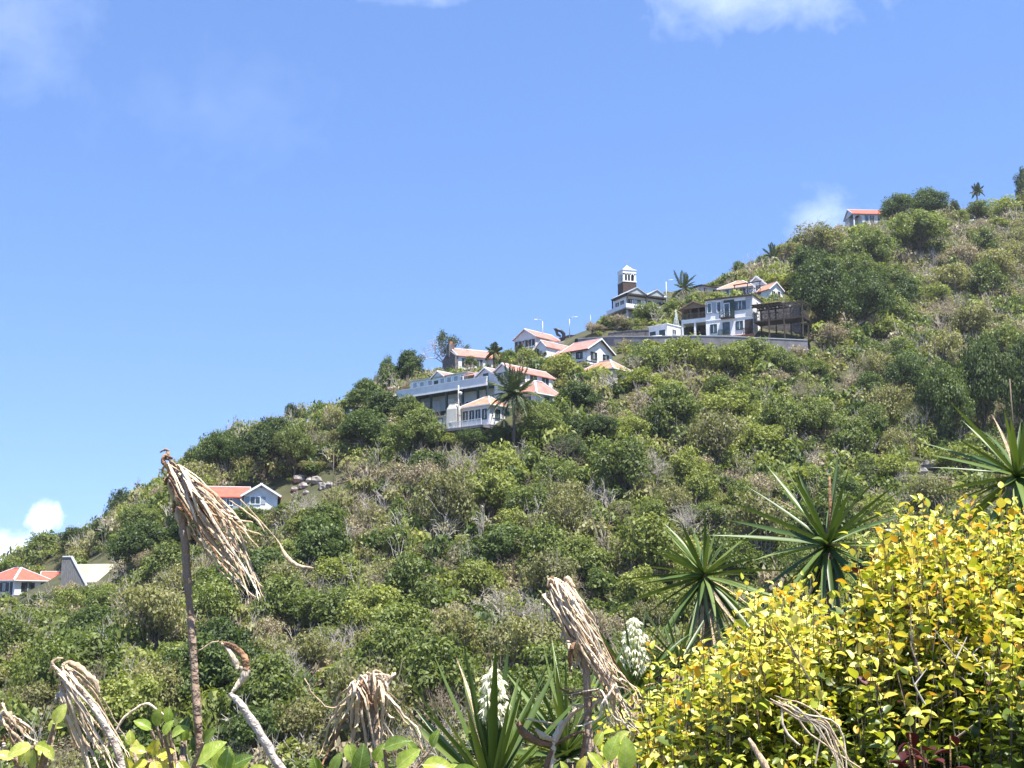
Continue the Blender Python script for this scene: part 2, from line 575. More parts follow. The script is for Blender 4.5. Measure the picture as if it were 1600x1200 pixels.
def np_mesh(name, verts, quads, mats, midx=None, smooth=False):
    me = bpy.data.meshes.new(name)
    me.vertices.add(len(verts))
    me.vertices.foreach_set('co', np.ascontiguousarray(verts, np.float32).ravel())
    me.loops.add(quads.size)
    me.loops.foreach_set('vertex_index', np.ascontiguousarray(quads, np.int32).ravel())
    me.polygons.add(len(quads))
    me.polygons.foreach_set('loop_start', np.arange(0, quads.size, 4, dtype=np.int32))
    for m in mats:
        me.materials.append(MATS[m])
    if midx is not None:
        me.polygons.foreach_set('material_index', np.ascontiguousarray(midx, np.int32))
    me.update(calc_edges=True)
    if smooth:
        me.shade_smooth()
    return me


ground = link('ground', np_mesh('ground', np.stack([GX, GY, GZ], -1).reshape(-1, 3), fq, ['hill_soil'], smooth=True))
ground['kind'] = 'structure'
sea = MB().add([(-30000, -30000, SEA_Z), (30000, -30000, SEA_Z), (30000, 30000, SEA_Z), (-30000, 30000, SEA_Z)], [(0, 1, 2, 3)]).build('sea', 'sea_water')
sea['kind'] = 'structure'

# photo areas that trees standing nearer must leave open: u0, v0, u1, v1, distance
KEEP = []
FOOT = []                          # x, y, radius of ground taken up by buildings


# ------------------------------------------------------------------ building kit
def site(name, label, u, v, Y, a, keep=None, cat='house', group=None, foot=None):
    """corner of a building nearest the camera; the front runs to the left and away at angle a"""
    r = empty(name, label, cat, at(u, v, Y), R_(-a), group)
    if keep:
        for k in (keep if isinstance(keep, list) else [keep]):
            KEEP.append((*k, Y))
    if foot:
        M = Matrix.Rotation(R_(-a), 3, 'Z')
        for (fx, fy, fr) in foot:
            q = M @ Vector((fx, fy, 0)) + r.location
            FOOT.append((q.x, q.y, fr))
    return r


def block(r, x0, x1, y0, y1, h, mat='white_wall', z0=0.0, name='wall', base=2.5):
    """walls; the foundation goes into the ground"""
    w = MB().box(x0, x1, y0, y1, z0, h).build(name, mat, r)
    if base:
        MB().box(x0 + .03, x1 - .03, y0 + .03, y1 - .03, z0 - base, z0).build('foundation', 'concrete', r)
    return w


def gable(r, x0, x1, y0, y1, z, rise, axis, mat, wall='white_wall', over=.3, t=.12, cap='white_trim', barge=None, capw=.2):
    """gable roof over a block; axis is the way the ridge runs"""
    g, f, c = MB(), MB(), MB()
    if axis == 'x':
        ym = (y0 + y1) / 2
        s = rise / (ym - y0)
        A, B = x0 - over, x1 + over
        e0, e1, ze = y0 - over, y1 + over, z - over * s
        f.prism([(x0, y0, z), (x0, y1, z), (x0, ym, z + rise - .02)], (.15, 0, 0))
        f.prism([(x1, y0, z), (x1, y1, z), (x1, ym, z + rise - .02)], (-.15, 0, 0))
        g.prism([(A, e0, ze), (A, ym, z + rise), (A, e1, ze), (A, e1, ze + t), (A, ym, z + rise + t * 1.3), (A, e0, ze + t)], (B - A, 0, 0))
        c.bar((A - .02, ym, z + rise + t * 1.3), (B + .02, ym, z + rise + t * 1.3), capw * 1.3, .1)
        for q in (A, B):
            for e in (e0, e1):
                c.bar((q, e, ze + t * .5), (q, ym, z + rise + t * .6), .07, capw)
    else:
        xm = (x0 + x1) / 2
        s = rise / (xm - x0)
        A, B = y0 - over, y1 + over
        e0, e1, ze = x0 - over, x1 + over, z - over * s
        f.prism([(x0, y0, z), (x1, y0, z), (xm, y0, z + rise - .02)], (0, .15, 0))
        f.prism([(x0, y1, z), (x1, y1, z), (xm, y1, z + rise - .02)], (0, -.15, 0))
        g.prism([(e0, A, ze), (xm, A, z + rise), (e1, A, ze), (e1, A, ze + t), (xm, A, z + rise + t * 1.3), (e0, A, ze + t)], (0, B - A, 0))
        c.bar((xm, A - .02, z + rise + t * 1.3), (xm, B + .02, z + rise + t * 1.3), capw * 1.3, .1)
        for q in (A, B):
            for e in (e0, e1):
                c.bar((e, q, ze + t * .5), (xm, q, z + rise + t * .6), .07, capw)
    for i in (0, 6):
        MB().add(f.v[i:i + 6], [tuple(j - i for j in q) for q in f.f if i <= q[0] < i + 6]).build('gable_wall', wall, r)
    ro = g.build('roof', mat, r)
    c.build('ridge_cap', barge or cap, ro)
    return ro


def hip(r, x0, x1, y0, y1, z, rise, mat, over=.35, cap='white_trim', capw=.22, t=.1):
    a0, a1, b0, b1 = x0 - over, x1 + over, y0 - over, y1 + over
    if a1 - a0 >= b1 - b0:
        k = (b1 - b0) / 2
        p, q = (a0 + k, (b0 + b1) / 2, z + rise), (a1 - k, (b0 + b1) / 2, z + rise)
        hips = [((a0, b0), p), ((a0, b1), p), ((a1, b0), q), ((a1, b1), q)]
        fs = [(4, 5, 9, 8), (5, 6, 9), (6, 7, 8, 9), (7, 4, 8)]
    else:
        k = (a1 - a0) / 2
        p, q = ((a0 + a1) / 2, b0 + k, z + rise), ((a0 + a1) / 2, b1 - k, z + rise)
        hips = [((a0, b0), p), ((a1, b0), p), ((a0, b1), q), ((a1, b1), q)]
        fs = [(4, 5, 8), (5, 6, 9, 8), (6, 7, 9), (7, 4, 8, 9)]
    vs = [(a0, b0, z - t), (a1, b0, z - t), (a1, b1, z - t), (a0, b1, z - t), (a0, b0, z), (a1, b0, z), (a1, b1, z), (a0, b1, z), p, q]
    fs = fs + [(0, 3, 2, 1), (0, 1, 5, 4), (1, 2, 6, 5), (2, 3, 7, 6), (3, 0, 4, 7)]
    ro = MB().add(vs, fs).build('roof', mat, r)
    c = MB()
    for (e, tp) in hips:
        c.bar((e[0], e[1], z + .04), (tp[0], tp[1], tp[2] + .04), capw, .1)
    c.bar((p[0], p[1], p[2] + .05), (q[0], q[1], q[2] + .05), capw * 1.1, .1)
    c.build('ridge_cap', cap, ro)
    fa = MB()
    fa.box(a0 - .03, a1 + .03, b0 - .05, b0 - .003, z - .17, z - .02)
    fa.box(a1 + .003, a1 + .05, b0 - .05, b1 + .05, z - .17, z - .02)
    fa.build('eave_board', cap, ro)
    return ro


def win(r, face, plane, s, zc, w, h, frame='dark_green', shut=None, mull=1, pane='glass', name='window', ft=.09):
    """window (frame) with pane and shutters on the F (front), R (right) or L (left) wall; s runs along the wall"""
    def bx(mb, a0, a1, z0, z1, d0, d1):
        if face == 'F':
            mb.box(s + a0, s + a1, plane - d1, plane - d0, zc + z0, zc + z1)
        elif face == 'R':
            mb.box(plane + d0, plane + d1, s + a0, s + a1, zc + z0, zc + z1)
        else:
            mb.box(plane - d1, plane - d0, s + a0, s + a1, zc + z0, zc + z1)
    f = MB()
    bx(f, -w / 2 - ft, w / 2 + ft, h / 2, h / 2 + ft, .002, .07)
    bx(f, -w / 2 - ft, w / 2 + ft, -h / 2 - ft, -h / 2, .002, .09)
    bx(f, -w / 2 - ft, -w / 2, -h / 2, h / 2, .002, .07)
    bx(f, w / 2, w / 2 + ft, -h / 2, h / 2, .002, .07)
    o = f.build(name, frame, r)
    p = MB()
    bx(p, -w / 2, w / 2, -h / 2, h / 2, .004, .025)
    p.build('pane', pane, o)
    if mull:
        g = MB()
        for k in range(1, mull + 1):
            x = -w / 2 + w * k / (mull + 1)
            bx(g, x - .03, x + .03, -h / 2, h / 2, .026, .05)
        g.build('glazing_bar', 'white_trim', o)
    if shut:
        for sg in (-1, 1):
            q = MB()
            a = sg * (w / 2 + ft + w * .26 + .02)
            bx(q, a - w * .25, a + w * .25, -h / 2 - .05, h / 2 + .05, .003, .05)
            q.build('shutter', shut, o)
    return o


def door(r, face, plane, s, z0, w, h, mat='dark_green', frame='white_trim'):
    return win(r, face, plane, s, z0 + h / 2, w, h, frame, mull=0, pane=mat, name='door')


def rail(r, pts, h, mat='white_trim', n=None, cross=False, name='railing', post=.07):
    """railing along a polyline of local points"""
    m = MB()
    for a, b in zip(pts[:-1], pts[1:]):
        a, b = Vector(a), Vector(b)
        Ln = (b - a).length
        k = n or max(2, int(Ln / 1.1))
        m.bar(a + Vector((0, 0, h)), b + Vector((0, 0, h)), .08, .07)
        m.bar(a + Vector((0, 0, .12)), b + Vector((0, 0, .12)), .06, .06)
        for i in range(k + 1):
            q = a.lerp(b, i / k)
            m.bar(q, q + Vector((0, 0, h)), post)
            if i < k:
                q2 = a.lerp(b, (i + 1) / k)
                if cross:
                    m.bar(q + Vector((0, 0, .12)), q2 + Vector((0, 0, h)), .06)
                    m.bar(q + Vector((0, 0, h)), q2 + Vector((0, 0, .12)), .06)
                else:
                    for j in range(1, 6):
                        e = q.lerp(q2, j / 6)
                        m.bar(e + Vector((0, 0, .12)), e + Vector((0, 0, h)), .03)
    return m.build(name, mat, r)


def posts(r, pts, h, w=.14, mat='wood', name='post'):
    for p in pts:
        MB().box(p[0] - w / 2, p[0] + w / 2, p[1] - w / 2, p[1] + w / 2, p[2], p[2] + h).build(name, mat, r)


surf('dark_wood', (.085, .066, .052), (.045, .034, .027), 2, .85, stretch=(1, 1, 6))
# ------------------------------------------------------------------ houses of the lower left
r = site('hip_roof_house', 'white cottage with red hip roof cut by the left photo edge', 22, 930, 190, 35, (-60, 884, 60, 921), foot=[(-3.5, 3, 5.5)])
block(r, -7.6, 0, 0, 5.8, 2.25)
hip(r, -7.6, 0, 0, 5.8, 2.25, 1.85, 'roof_red', capw=.3)
for x in (-5.6, -2.6):
    win(r, 'F', 0, x, 1.2, 1.1, 1.2, 'black_paint', 'black_paint', 2)
door(r, 'F', 0, -.75, .05, .8, 1.9, 'black_paint')
win(r, 'R', 0, 2.2, 1.2, 1.0, 1.2, 'black_paint', 'black_paint', 1)
win(r, 'R', 0, 4.7, 1.2, .5, 1.2, 'black_paint', None, 0)

r = site('red_roof_annex', 'small red roofed annex just right of the leftmost cottage', 63, 926, 197, -14, (55, 890, 92, 910), foot=[(1.6, 2, 3)])
block(r, 0, 3.4, 0, 3.6, 1.75)
gable(r, 0, 3.4, 0, 3.6, 1.75, 1.35, 'x', 'roof_red', over=.25, capw=.26)
win(r, 'F', 0, 1.2, 1.0, .8, .8, 'black_paint', None, 1)
ch = MB().box(2.6, 3.2, 2.6, 3.2, 1.8, 4.2).build('chimney', 'terracotta', r)
MB().box(2.5, 3.3, 2.5, 3.3, 4.2, 4.32).build('chimney_cap', 'terracotta', ch)

r = site('board_gable_shed', 'weathered grey board shed with white sloping gable coping and beige roof', 94, 920, 174, 8, (94, 866, 170, 905), foot=[(1.8, 2, 3.8)], cat='shed')
# stepped gable wall of upright boards
prof = lambda x: 4.25 if x < 1.35 else max(.4, 4.25 - (x - 1.35) * 1.62)
for i in range(13):
    x0, x1 = i * .27, i * .27 + .25
    MB().add([(x0, 0, 0), (x1, 0, 0), (x1, .08 + .02 * (i % 2), 0), (x0, .08 + .02 * (i % 2), 0), (x0, 0, prof(x0)), (x1, 0, prof(x1)), (x1, .08, prof(x1)), (x0, .08, prof(x0))],
             [(0, 1, 5, 4), (1, 2, 6, 5), (2, 3, 7, 6), (3, 0, 4, 7), (4, 5, 6, 7), (0, 3, 2, 1)]).build('board', 'grey_wood', r)
m = MB()
m.bar((.1, .06, 4.3), (1.38, .06, 4.3), .3, .16)
m.bar((1.34, .06, 4.31), (3.75, .06, .42), .3, .2)
m.build('coping', 'white_trim', r)
MB().box(.05, 6.4, .2, 4.4, -2.5, 1.1).build('wall', 'cream_wall', r)
MB().prism([(1.1, .12, .85), (6.6, -.1, .75), (6.6, 2.3, 3.25), (1.1, 2.3, 3.2)], (0, .02, .14)).build('roof', 'roof_beige', r)
MB().prism([(1.1, 2.3, 3.2), (6.6, 2.3, 3.25), (6.6, 4.6, .9), (1.1, 4.6, .9)], (0, .02, .14)).build('roof', 'roof_beige', r)

# ------------------------------------------------------------------ white gable house behind the big dead stalk
r = site('white_gable_house', 'white gable house with bright red wing roof behind the tall dead stalk', 381, 796, 160, -11, (330, 752, 440, 786), foot=[(0, 3, 5.5)])
block(r, 0, 4.1, 0, 6, 1.85)
gable(r, 0, 4.1, 0, 6, 1.85, 1.25, 'y', 'roof_red', over=.45, capw=.24)
win(r, 'F', 0, 1.35, 1.15, 1.15, .85, 'white_trim', 'bluegrey', 1)
MB().box(1.95, 2.15, -.09, -.003, 2.72, 2.92).build('gable_vent', 'bluegrey', r)
block(r, -5.2, -.02, 1.2, 5.4, 1.7, 'bluegrey')
gable(r, -5.2, .4, 1.2, 5.4, 1.7, 1.25, 'x', 'roof_red', over=.3, capw=.22)
for x in (-3.6, -1.8):
    win(r, 'F', 1.2, x, 1.0, .7, .8, 'white_trim', None, 1)
posts(r, [(-.35, .5, 0)], 1.6, .12, 'white_trim')

# ------------------------------------------------------------------ terrace building
r = site('terrace_building', 'long two storey building with white balcony parapet on dark green posts', 762, 648, 165, 42,
         [(628, 566, 766, 628), (650, 612, 700, 650), (756, 566, 852, 592)], 'building', foot=[(-4, 4, 5), (-9, 4, 5), (-14, 4, 4.5), (-1, 7, 5)])
z1 = 4.15
LN = 17.2
MB().box(-LN, 0, -.2, 6.5, z1 - .25, z1).build('balcony_slab', 'dark_green', r)
pp = MB()
pp.box(-LN, .05, -.28, -.12, z1 - .28, z1 + .85)
pp.box(-LN, -LN + .16, -.12, 3, z1 - .02, z1 + .85)
p_ = pp.build('parapet', 'white_wall', r)
MB().box(-LN - .03, .08, -.33, -.07, z1 + .85, z1 + .93).build('coping', 'white_trim', p_)
posts(r, [(x, .05, 0) for x in (-15.6, -12.9, -10.6, -7.6, -4.6, -1.8, -.15)], z1 - .25, .26, 'dark_green')
MB().box(-LN + .1, -.05, 2.0, 6.3, -2.5, z1 - .27).build('wall', 'pale_blue', r)
MB().box(-LN + .1, -.05, -.2, 1.98, -2.5, -.02).build('terrace_base', 'cream_wall', r)
for x in (-13.6, -11.7, -8.9):
    MB().box(x - .75, x + .75, 1.93, 1.985, .1, 3.3).build('panel', 'white_wall', r)
for x in (-7.0, -5.3):
    win(r, 'F', 2.0, x, 1.9, 1.0, 1.3, 'white_trim', None, 1)
win(r, 'F', 2.0, -2.6, 2.0, 1.5, 1.1, 'white_trim', None, 1)
door(r, 'F', 2.0, -4.0, .05, .9, 2.2, 'black_paint')
rail(r, [(-14.6, -.1, 0), (-9.6, -.1, 0)], .95, 'dark_green')
# upper storey set back behind the parapet
MB().box(-16.4, -5.2, 1.6, 5.8, z1 + .003, z1 + 2.3).build('upper_wall', 'mint_wall', r)
MB().box(-16.6, -5.0, 1.4, 6.0, z1 + 2.3, z1 + 2.42).build('roof', 'roof_grey', r)
for i, x in enumerate((-15.4, -14.0, -12.4, -10.0, -8.7, -7.4, -6.1)):
    win(r, 'F', 1.6, x, z1 + 1.6, .75, .9, 'white_trim', None, 0, 'bluegrey')
door(r, 'F', 1.6, -11.2, z1 + .02, .9, 1.9)
gable(r, -12.0, -9.6, 1.5, 5.8, z1 + 2.3, .75, 'y', 'roof_pink', 'mint_wall', .2, capw=.12)
# lean-to between
gable(r, -5.6, -3.1, 1.2, 5.0, z1 + 1.7, .6, 'x', 'roof_orange', 'white_wall', .25, capw=.12)
posts(r, [(-5.4, .9, z1), (-3.2, .9, z1)], 1.75, .12, 'white_trim')
# twin gables at the right end
for (x0, x1, hh) in ((-3.0, .2, 1.35), (.25, 3.2, 1.5)):
    MB().box(x0, x1, 1.0, 9.5, -2 if x0 > 0 else z1 + .003, z1 + hh).build('wall', 'white_wall', r)
    gable(r, x0, x1, 1.0, 9.5, z1 + hh, .95, 'y', 'roof_pink', 'white_wall', .25, capw=.16)
door(r, 'F', 1.0, -1.3, z1 + .02, .7, 1.5, 'glass', 'dark_green')
win(r, 'F', 1.0, 1.7, z1 + .85, 1.4, .85, 'dark_green', 'white_trim', 2)
for y in (3.0, 5.4, 7.8):
    win(r, 'R', 3.2, y, z1 + .8, 1.15, .9, 'dark_green', 'white_trim', 1)

# ------------------------------------------------------------------ shuttered cottage under the terrace
r = site('shuttered_cottage', 'white cottage with orange hip roof and arched green shutters below terrace', 765, 663, 155, 42, [(718, 614, 792, 657)], foot=[(-2.2, 2, 4)])
block(r, -4.7, 0, 0, 4.0, 2.55)
hip(r, -4.7, 0, 0, 4.0, 2.55, 1.35, 'roof_orange', over=.3, cap='white_trim', capw=.12)
for x in (-4.1, -3.0, -1.95, -.85):
    win(r, 'F', 0, x, 1.35, .5, 1.05, 'dark_green', None, 1, ft=.14)
win(r, 'R', 0, 1.4, 1.4, .7, .95, 'dark_green', 'white_trim', 0, ft=.12)
win(r, 'R', 0, 3.2, 1.4, .5, .95, 'dark_green', None, 0, ft=.12)
MB().box(-7.2, .2, -1.6, -.02, -.5, -.2).build('deck', 'concrete', r)
MB().box(-7.2, .2, -1.55, -1.42, -2.4, -.5).build('deck_beam', 'dark_brown', r)
rail(r, [(-7.1, -1.5, -.2), (0, -1.5, -.2)], .75, 'white_trim', 9)

r = site('cream_pillar_shed', 'cream plaster shed with stubby stepped chimney beside the lamp pole', 713, 672, 157, 30, (676, 618, 716, 668), 'shed', foot=[(-1.5, 1, 2.5)])
block(r, -3.4, -.02, .4, 2.6, 1.9, 'cream_wall')
MB().box(-3.5, 0, .3, 2.7, 1.9, 2.02).build('roof', 'roof_beige', r)
k_ = MB().add([(-1.5, 0, 0), (0, 0, 0), (0, 1.3, 0), (-1.5, 1.3, 0), (-1.45, 0, 2.7), (-.05, 0, 2.7), (-.05, 1.3, 2.7), (-1.45, 1.3, 2.7), (-1.0, .2, 3.55), (-.35, .2, 3.45), (-.35, 1.0, 3.45), (-1.0, 1.0, 3.55)],
              [(0, 1, 5, 4), (1, 2, 6, 5), (2, 3, 7, 6), (3, 0, 4, 7), (4, 5, 9, 8), (5, 6, 10, 9), (6, 7, 11, 10), (7, 4, 8, 11), (8, 9, 10, 11)]).build('oven_chimney', 'cream_wall', r)
MB().box(-1.08, -.28, .12, 1.08, 3.5, 3.62).build('chimney_cap', 'concrete', k_)
door(r, 'F', .4, -2.6, .2, .55, 1.4, 'white_trim', 'dark_brown')

r = site('red_hip_cottage', 'red hip roofed cottage half hidden behind the big palm', 838, 642, 160, 42, (826, 586, 874, 606), foot=[(-1.5, 2, 3.5)])
block(r, -3.2, 0, 0, 4.6, 2.35)
hip(r, -3.2, 0, 0, 4.6, 2.35, 1.9, 'roof_pink', over=.35, capw=.2)
win(r, 'F', 0, -1.4, 1.5, .8, .8, 'dark_green', None, 1)
win(r, 'R', 0, 2.0, 1.5, .8, .8, 'dark_green', None, 1)

# ------------------------------------------------------------------ stone-end cottage
r = site('stone_gable_cottage', 'pink roofed cottage with dark stone gable and chimney at left', 716, 580, 195, -25, (702, 536, 782, 568), foot=[(3.5, 2.5, 5)])
block(r, 0, 6.6, 0, 5, 2.5)
gable(r, 0, 6.6, 0, 5, 2.5, 1.45, 'x', 'roof_pink', over=.25, capw=.16)
MB().prism([(-.05, -.1, -1.5), (-.05, 5.1, -1.5), (-.05, 5.1, 2.5), (-.05, 2.5, 3.75), (-.05, -.1, 2.5)], (-.55, 0, 0)).build('stone_wall', 'stone', r)
k_ = MB().box(-.75, .15, 2.0, 3.0, 2.5, 4.7).build('chimney', 'stone', r)
MB().box(-.55, -.05, 2.2, 2.8, 4.7, 5.1).build('chimney_pot', 'terracotta', k_)
for x in (1.1, 3.6):
    win(r, 'F', 0, x, 1.5, .8, 1.0, 'dark_brown', None, 1)
block(r, 4.9, 7.4, -1.6, 3.0, 2.2, 'cream_wall')
hip(r, 4.9, 7.4, -1.6, 3.0, 2.2, 1.2, 'roof_orange', over=.25, cap='roof_orange', capw=.15)
win(r, 'F', -1.6, 6.1, 1.2, .8, .9, 'dark_brown', None, 1)

# ------------------------------------------------------------------ upper row
r = site('tall_pink_house', 'tall pale pink gable house with dark shutters standing on the skyline', 837, 552, 215, 42, [(802, 508, 864, 545)], foot=[(-2, 3, 5)])
block(r, -4.9, 0, 0, 7, 3.0, 'pink_wall')
gable(r, -4.9, 0, 0, 7, 3.0, 1.5, 'y', 'roof_pink', 'pink_wall', .3, capw=.15)
for x in (-4.0, -2.45, -.9):
    win(r, 'F', 0, x, 1.75, .6, 1.5, 'dark_brown', 'dark_brown', 1)
for y in (1.6, 4.2):
    win(r, 'R', 0, y, 1.8, 1.2, 1.1, 'black_paint', None, 1)
MB().box(-5.6, .5, -1.0, -.02, .2, .4).build('porch', 'white_trim', r)
rail(r, [(-5.5, -.9, .4), (.4, -.9, .4)], .7)
MB().box(-2.2, .3, -.9, -.05, -2.5, .2).build('plinth', 'terracotta', r)
block(r, 0, 2.9, 4.5, 10, 2.2, 'pink_wall')
MB().box(-.1, 3.1, 4.2, 10.2, 2.2, 2.4).build('flat_roof', 'white_trim', r)
win(r, 'R', 2.9, 6, 1.3, 1.2, 1.0, 'black_paint', None, 1)

r = site('narrow_white_house', 'narrow white house with small gable window and long pink roof', 853, 568, 195, 42, [(838, 529, 884, 557)], foot=[(-1, 2.5, 3.5)])
block(r, -1.95, 0, 0, 6.5, 2.75)
gable(r, -1.95, 0, 0, 6.5, 2.75, .95, 'y', 'roof_pink', 'white_wall', .18, capw=.14)
win(r, 'F', 0, -1.0, 1.7, .34, .75, 'bluegrey', None, 0)

r = site('dark_trim_house', 'white house with black trimmed gable and long pink roof by retaining wall', 918, 568, 185, 42, [(884, 528, 964, 560)], foot=[(-2, 3, 5)])
block(r, -4.6, 0, 0, 6.0, 2.3)
gable(r, -4.6, 0, 0, 6.0, 2.3, 1.75, 'x', 'roof_pink', over=.4, capw=.18, barge='white_trim')
m = MB()
m.bar((.3, -.35, 2.0), (.3, 3.0, 3.92), .1, .2)
m.bar((.3, 6.35, 2.0), (.3, 3.0, 3.92), .1, .2)
m.build('barge_board', 'black_paint', r)
m = MB()
m.box(-4.9, .3, -.45, -.39, 1.95, 2.1)
m.build('gutter', 'black_paint', r)
for x in (-3.6, -1.5):
    win(r, 'F', 0, x, 1.4, 1.0, .8, 'black_paint', 'white_trim', 1, ft=.13)
for y in (1.5, 4.4):
    win(r, 'R', 0, y, 1.35, 1.3, .95, 'black_paint', None, 1, ft=.1)
MB().box(-4.65, .05, -.03, -.003, .35, .5).build('trim_band', 'black_paint', r)
MB().box(.003, .03, -.03, 3.2, .35, .5).build('trim_band', 'black_paint', r)
block(r, -8.2, -4.65, 1.6, 5.6, 2.2)
gable(r, -8.2, -4.7, 1.6, 5.6, 2.2, 1.2, 'x', 'roof_pink', over=.25, capw=.16)

r = site('orange_roof_house', 'orange hip roofed house rising just above the bushes below retaining wall', 958, 600, 176, 42, [(910, 551, 982, 571)], foot=[(-2.5, 2, 4)])
block(r, -5.6, 0, 0, 3.6, 2.3, 'cream_wall')
hip(r, -5.6, 0, 0, 3.6, 2.3, 1.55, 'roof_orange', over=.35, capw=.2)
win(r, 'F', 0, -2.5, 1.3, .9, .9, 'dark_brown', None, 1)
win(r, 'R', 0, 1.6, 1.3, .9, .9, 'dark_brown', None, 1)

# ------------------------------------------------------------------ church on the crest
r = site('church_hall', 'church hall with twin grey gables and white balcony beside the tower', 982, 500, 230, 65, [(958, 440, 1042, 484), (955, 470, 992, 495)], 'church', foot=[(-2, 3, 5), (-2, 7, 4)])
zf = 2.15
block(r, -4.8, -.9, .8, 7.0, zf - .25, 'grey_wall')
MB().box(-6.4, .9, -1.0, 8.2, zf - .25, zf).build('balcony_slab', 'concrete', r)
pr = MB()
pr.box(.75, .9, -1.0, 8.2, zf + .002, zf + .75)
pr.box(-6.4, .75, -1.0, -.86, zf + .002, zf + .75)
pr.build('parapet', 'white_wall', r)
MB().box(-5.2, -.6, .0, 7.9, zf + .003, zf + 2.55).build('wall', 'white_wall', r)
MB().box(-5.4, .5, -.5, 8.1, zf + 2.55, zf + 2.85).build('eave_beam', 'dark_brown', r)
for y0, y1 in ((-.5, 3.8), (3.82, 8.1)):
    gable(r, -5.4, .45, y0, y1, zf + 2.85, 1.15, 'x', 'roof_grey', 'roof_grey', .12, cap='grey_wall', capw=.1)
for y in (.9, 2.4, 5.2, 6.8):
    win(r, 'R', -.6, y, zf + 1.55, 1.1, .8, 'black_paint', 'white_trim', 1)
door(r, 'R', -.6, 3.75, zf + .02, .8, 2.0, 'white_trim', 'grey_wall')
for x in (-4.0, -2.2):
    win(r, 'F', 0, x, zf + 1.4, 1.0, .9, 'dark_brown', None, 1)
posts(r, [(.35, -.35, zf), (.35, 3.7, zf), (.35, 7.9, zf), (-5.2, -.35, zf)], 2.56, .22, 'dark_brown')
posts(r, [(.3, -.4, -.8), (-5.6, -.4, -2.5)], zf + .5, .28, 'grey_wall')

r = site('church_tower', 'square brown brick church tower with white arched belfry and cross', 974, 474, 240, 73, (966, 400, 998, 440), 'tower', foot=[(-1.5, 1.5, 2.5)])
T = 2.75
bw = MB().box(-T, 0, 0, T, -3, 4.35).build('shaft', 'brick_brown', r)
# brick courses standing slightly proud
for i in range(14):
    MB().box(-T - .012, .012, -.012, T + .012, .2 + i * .3, .36 + i * .3).build('brick_course', 'brick_brown', bw)
MB().box(-T - .08, .08, -.08, T + .08, 4.35, 4.55).build('cornice', 'white_trim', r)
zb = 4.55
# belfry: corner piers, arches between slim piers, frieze
bf = MB()
piers = [0, .42, .82, 1.15, 1.55, 1.88, 2.28, T]
for side in range(4):
    for a, b in ((0, .42), (.85, 1.05), (1.48, 1.68), (2.33, T)):
        if side == 0: bf.box(-.16, 0, a, b, zb, zb + 1.2)
        if side == 1: bf.box(-T, -T + .16, a, b, zb, zb + 1.2)
        if side == 2 and a > 0 and b < T: bf.box(-T + a, -T + b, 0, .16, zb, zb + 1.2)
        if side == 3 and a > 0 and b < T: bf.box(-T + a, -T + b, T - .16, T, zb, zb + 1.2)
for (x0, x1, y0, y1) in ((-.42, -.161, 0, .16), (-T + .161, -T + .42, 0, .16), (-.42, -.161, T - .16, T), (-T + .161, -T + .42, T - .16, T)):
    bf.box(x0, x1, y0, y1, zb, zb + 1.2)
bw2 = bf.build('belfry', 'white_wall', r)


def arch_head(o, du, dn, u0, u1, z0, rr, zt):
    """wall piece with a half-round opening, from u0 to u1 along du"""
    um = (u0 + u1) / 2
    pts = [(u1, z0)] + [(um + rr * math.cos(t), z0 + rr * math.sin(t)) for t in [math.pi * i / 8 for i in range(9)]] + [(u0, z0), (u0, zt), (u1, zt)]
    return MB().prism([Vector(o) + Vector(du) * p + Vector((0, 0, q)) for p, q in pts], Vector(dn) * .15)


for a, b in ((.42, .85), (1.05, 1.48), (1.68, 2.33)):
    arch_head((-.005, 0, 0), (0, 1, 0), (-1, 0, 0), a, b, zb + 1.2, .2, zb + 1.55).build('arch', 'white_wall', bw2)
    arch_head((-T + .155, 0, 0), (0, 1, 0), (-1, 0, 0), a, b, zb + 1.2, .2, zb + 1.55).build('arch', 'white_wall', bw2)
    arch_head((-T, .005, 0), (1, 0, 0), (0, 1, 0), a, b, zb + 1.2, .2, zb + 1.55).build('arch', 'white_wall', bw2)
    arch_head((-T, T - .155, 0), (1, 0, 0), (0, 1, 0), a, b, zb + 1.2, .2, zb + 1.55).build('arch', 'white_wall', bw2)
MB().box(-T + .4, -.4, .4, T - .4, zb, zb + 1.5).build('bell_chamber_shade', 'black_paint', r)  # solid black block stands in for the shade inside the belfry
MB().box(-T - .03, .03, -.03, T + .03, zb + 1.55, zb + 2.15).build('frieze', 'white_trim', r)
MB().box(-T - .14, .14, -.14, T + .14, zb + 2.15, zb + 2.25).build('cornice', 'white_trim', r)
c0 = (-T / 2, T / 2, zb + 3.45)
zs, q1, q2 = zb + 2.25, T / 2 + .1, T / 2 * .64
fr_ = MB()
for zz, qq in ((zs, q1), (zs + .28, q2)):
    fr_.v += [(c0[0] + sx * qq, c0[1] + sy * qq, zz) for sx, sy in ((-1, -1), (1, -1), (1, 1), (-1, 1))]
fr_.f = [(0, 1, 5, 4), (1, 2, 6, 5), (2, 3, 7, 6), (3, 0, 4, 7), (3, 2, 1, 0), (4, 5, 6, 7)]
fr_.build('roof_skirt', 'grey_wall', r)
MB().add([(c0[0] + sx * q2, c0[1] + sy * q2, zs + .285) for sx, sy in ((-1, -1), (1, -1), (1, 1), (-1, 1))] + [c0], [(0, 1, 4), (1, 2, 4), (2, 3, 4), (3, 0, 4), (3, 2, 1, 0)]).build('spire', 'white_trim', r)
m = MB()
m.bar((c0[0], c0[1], c0[2] - .1), (c0[0], c0[1], c0[2] + 1.25), .1)
m.bar((c0[0], c0[1] - .42, c0[2] + .85), (c0[0], c0[1] + .42, c0[2] + .85), .1)
m.build('cross', 'steel', r)

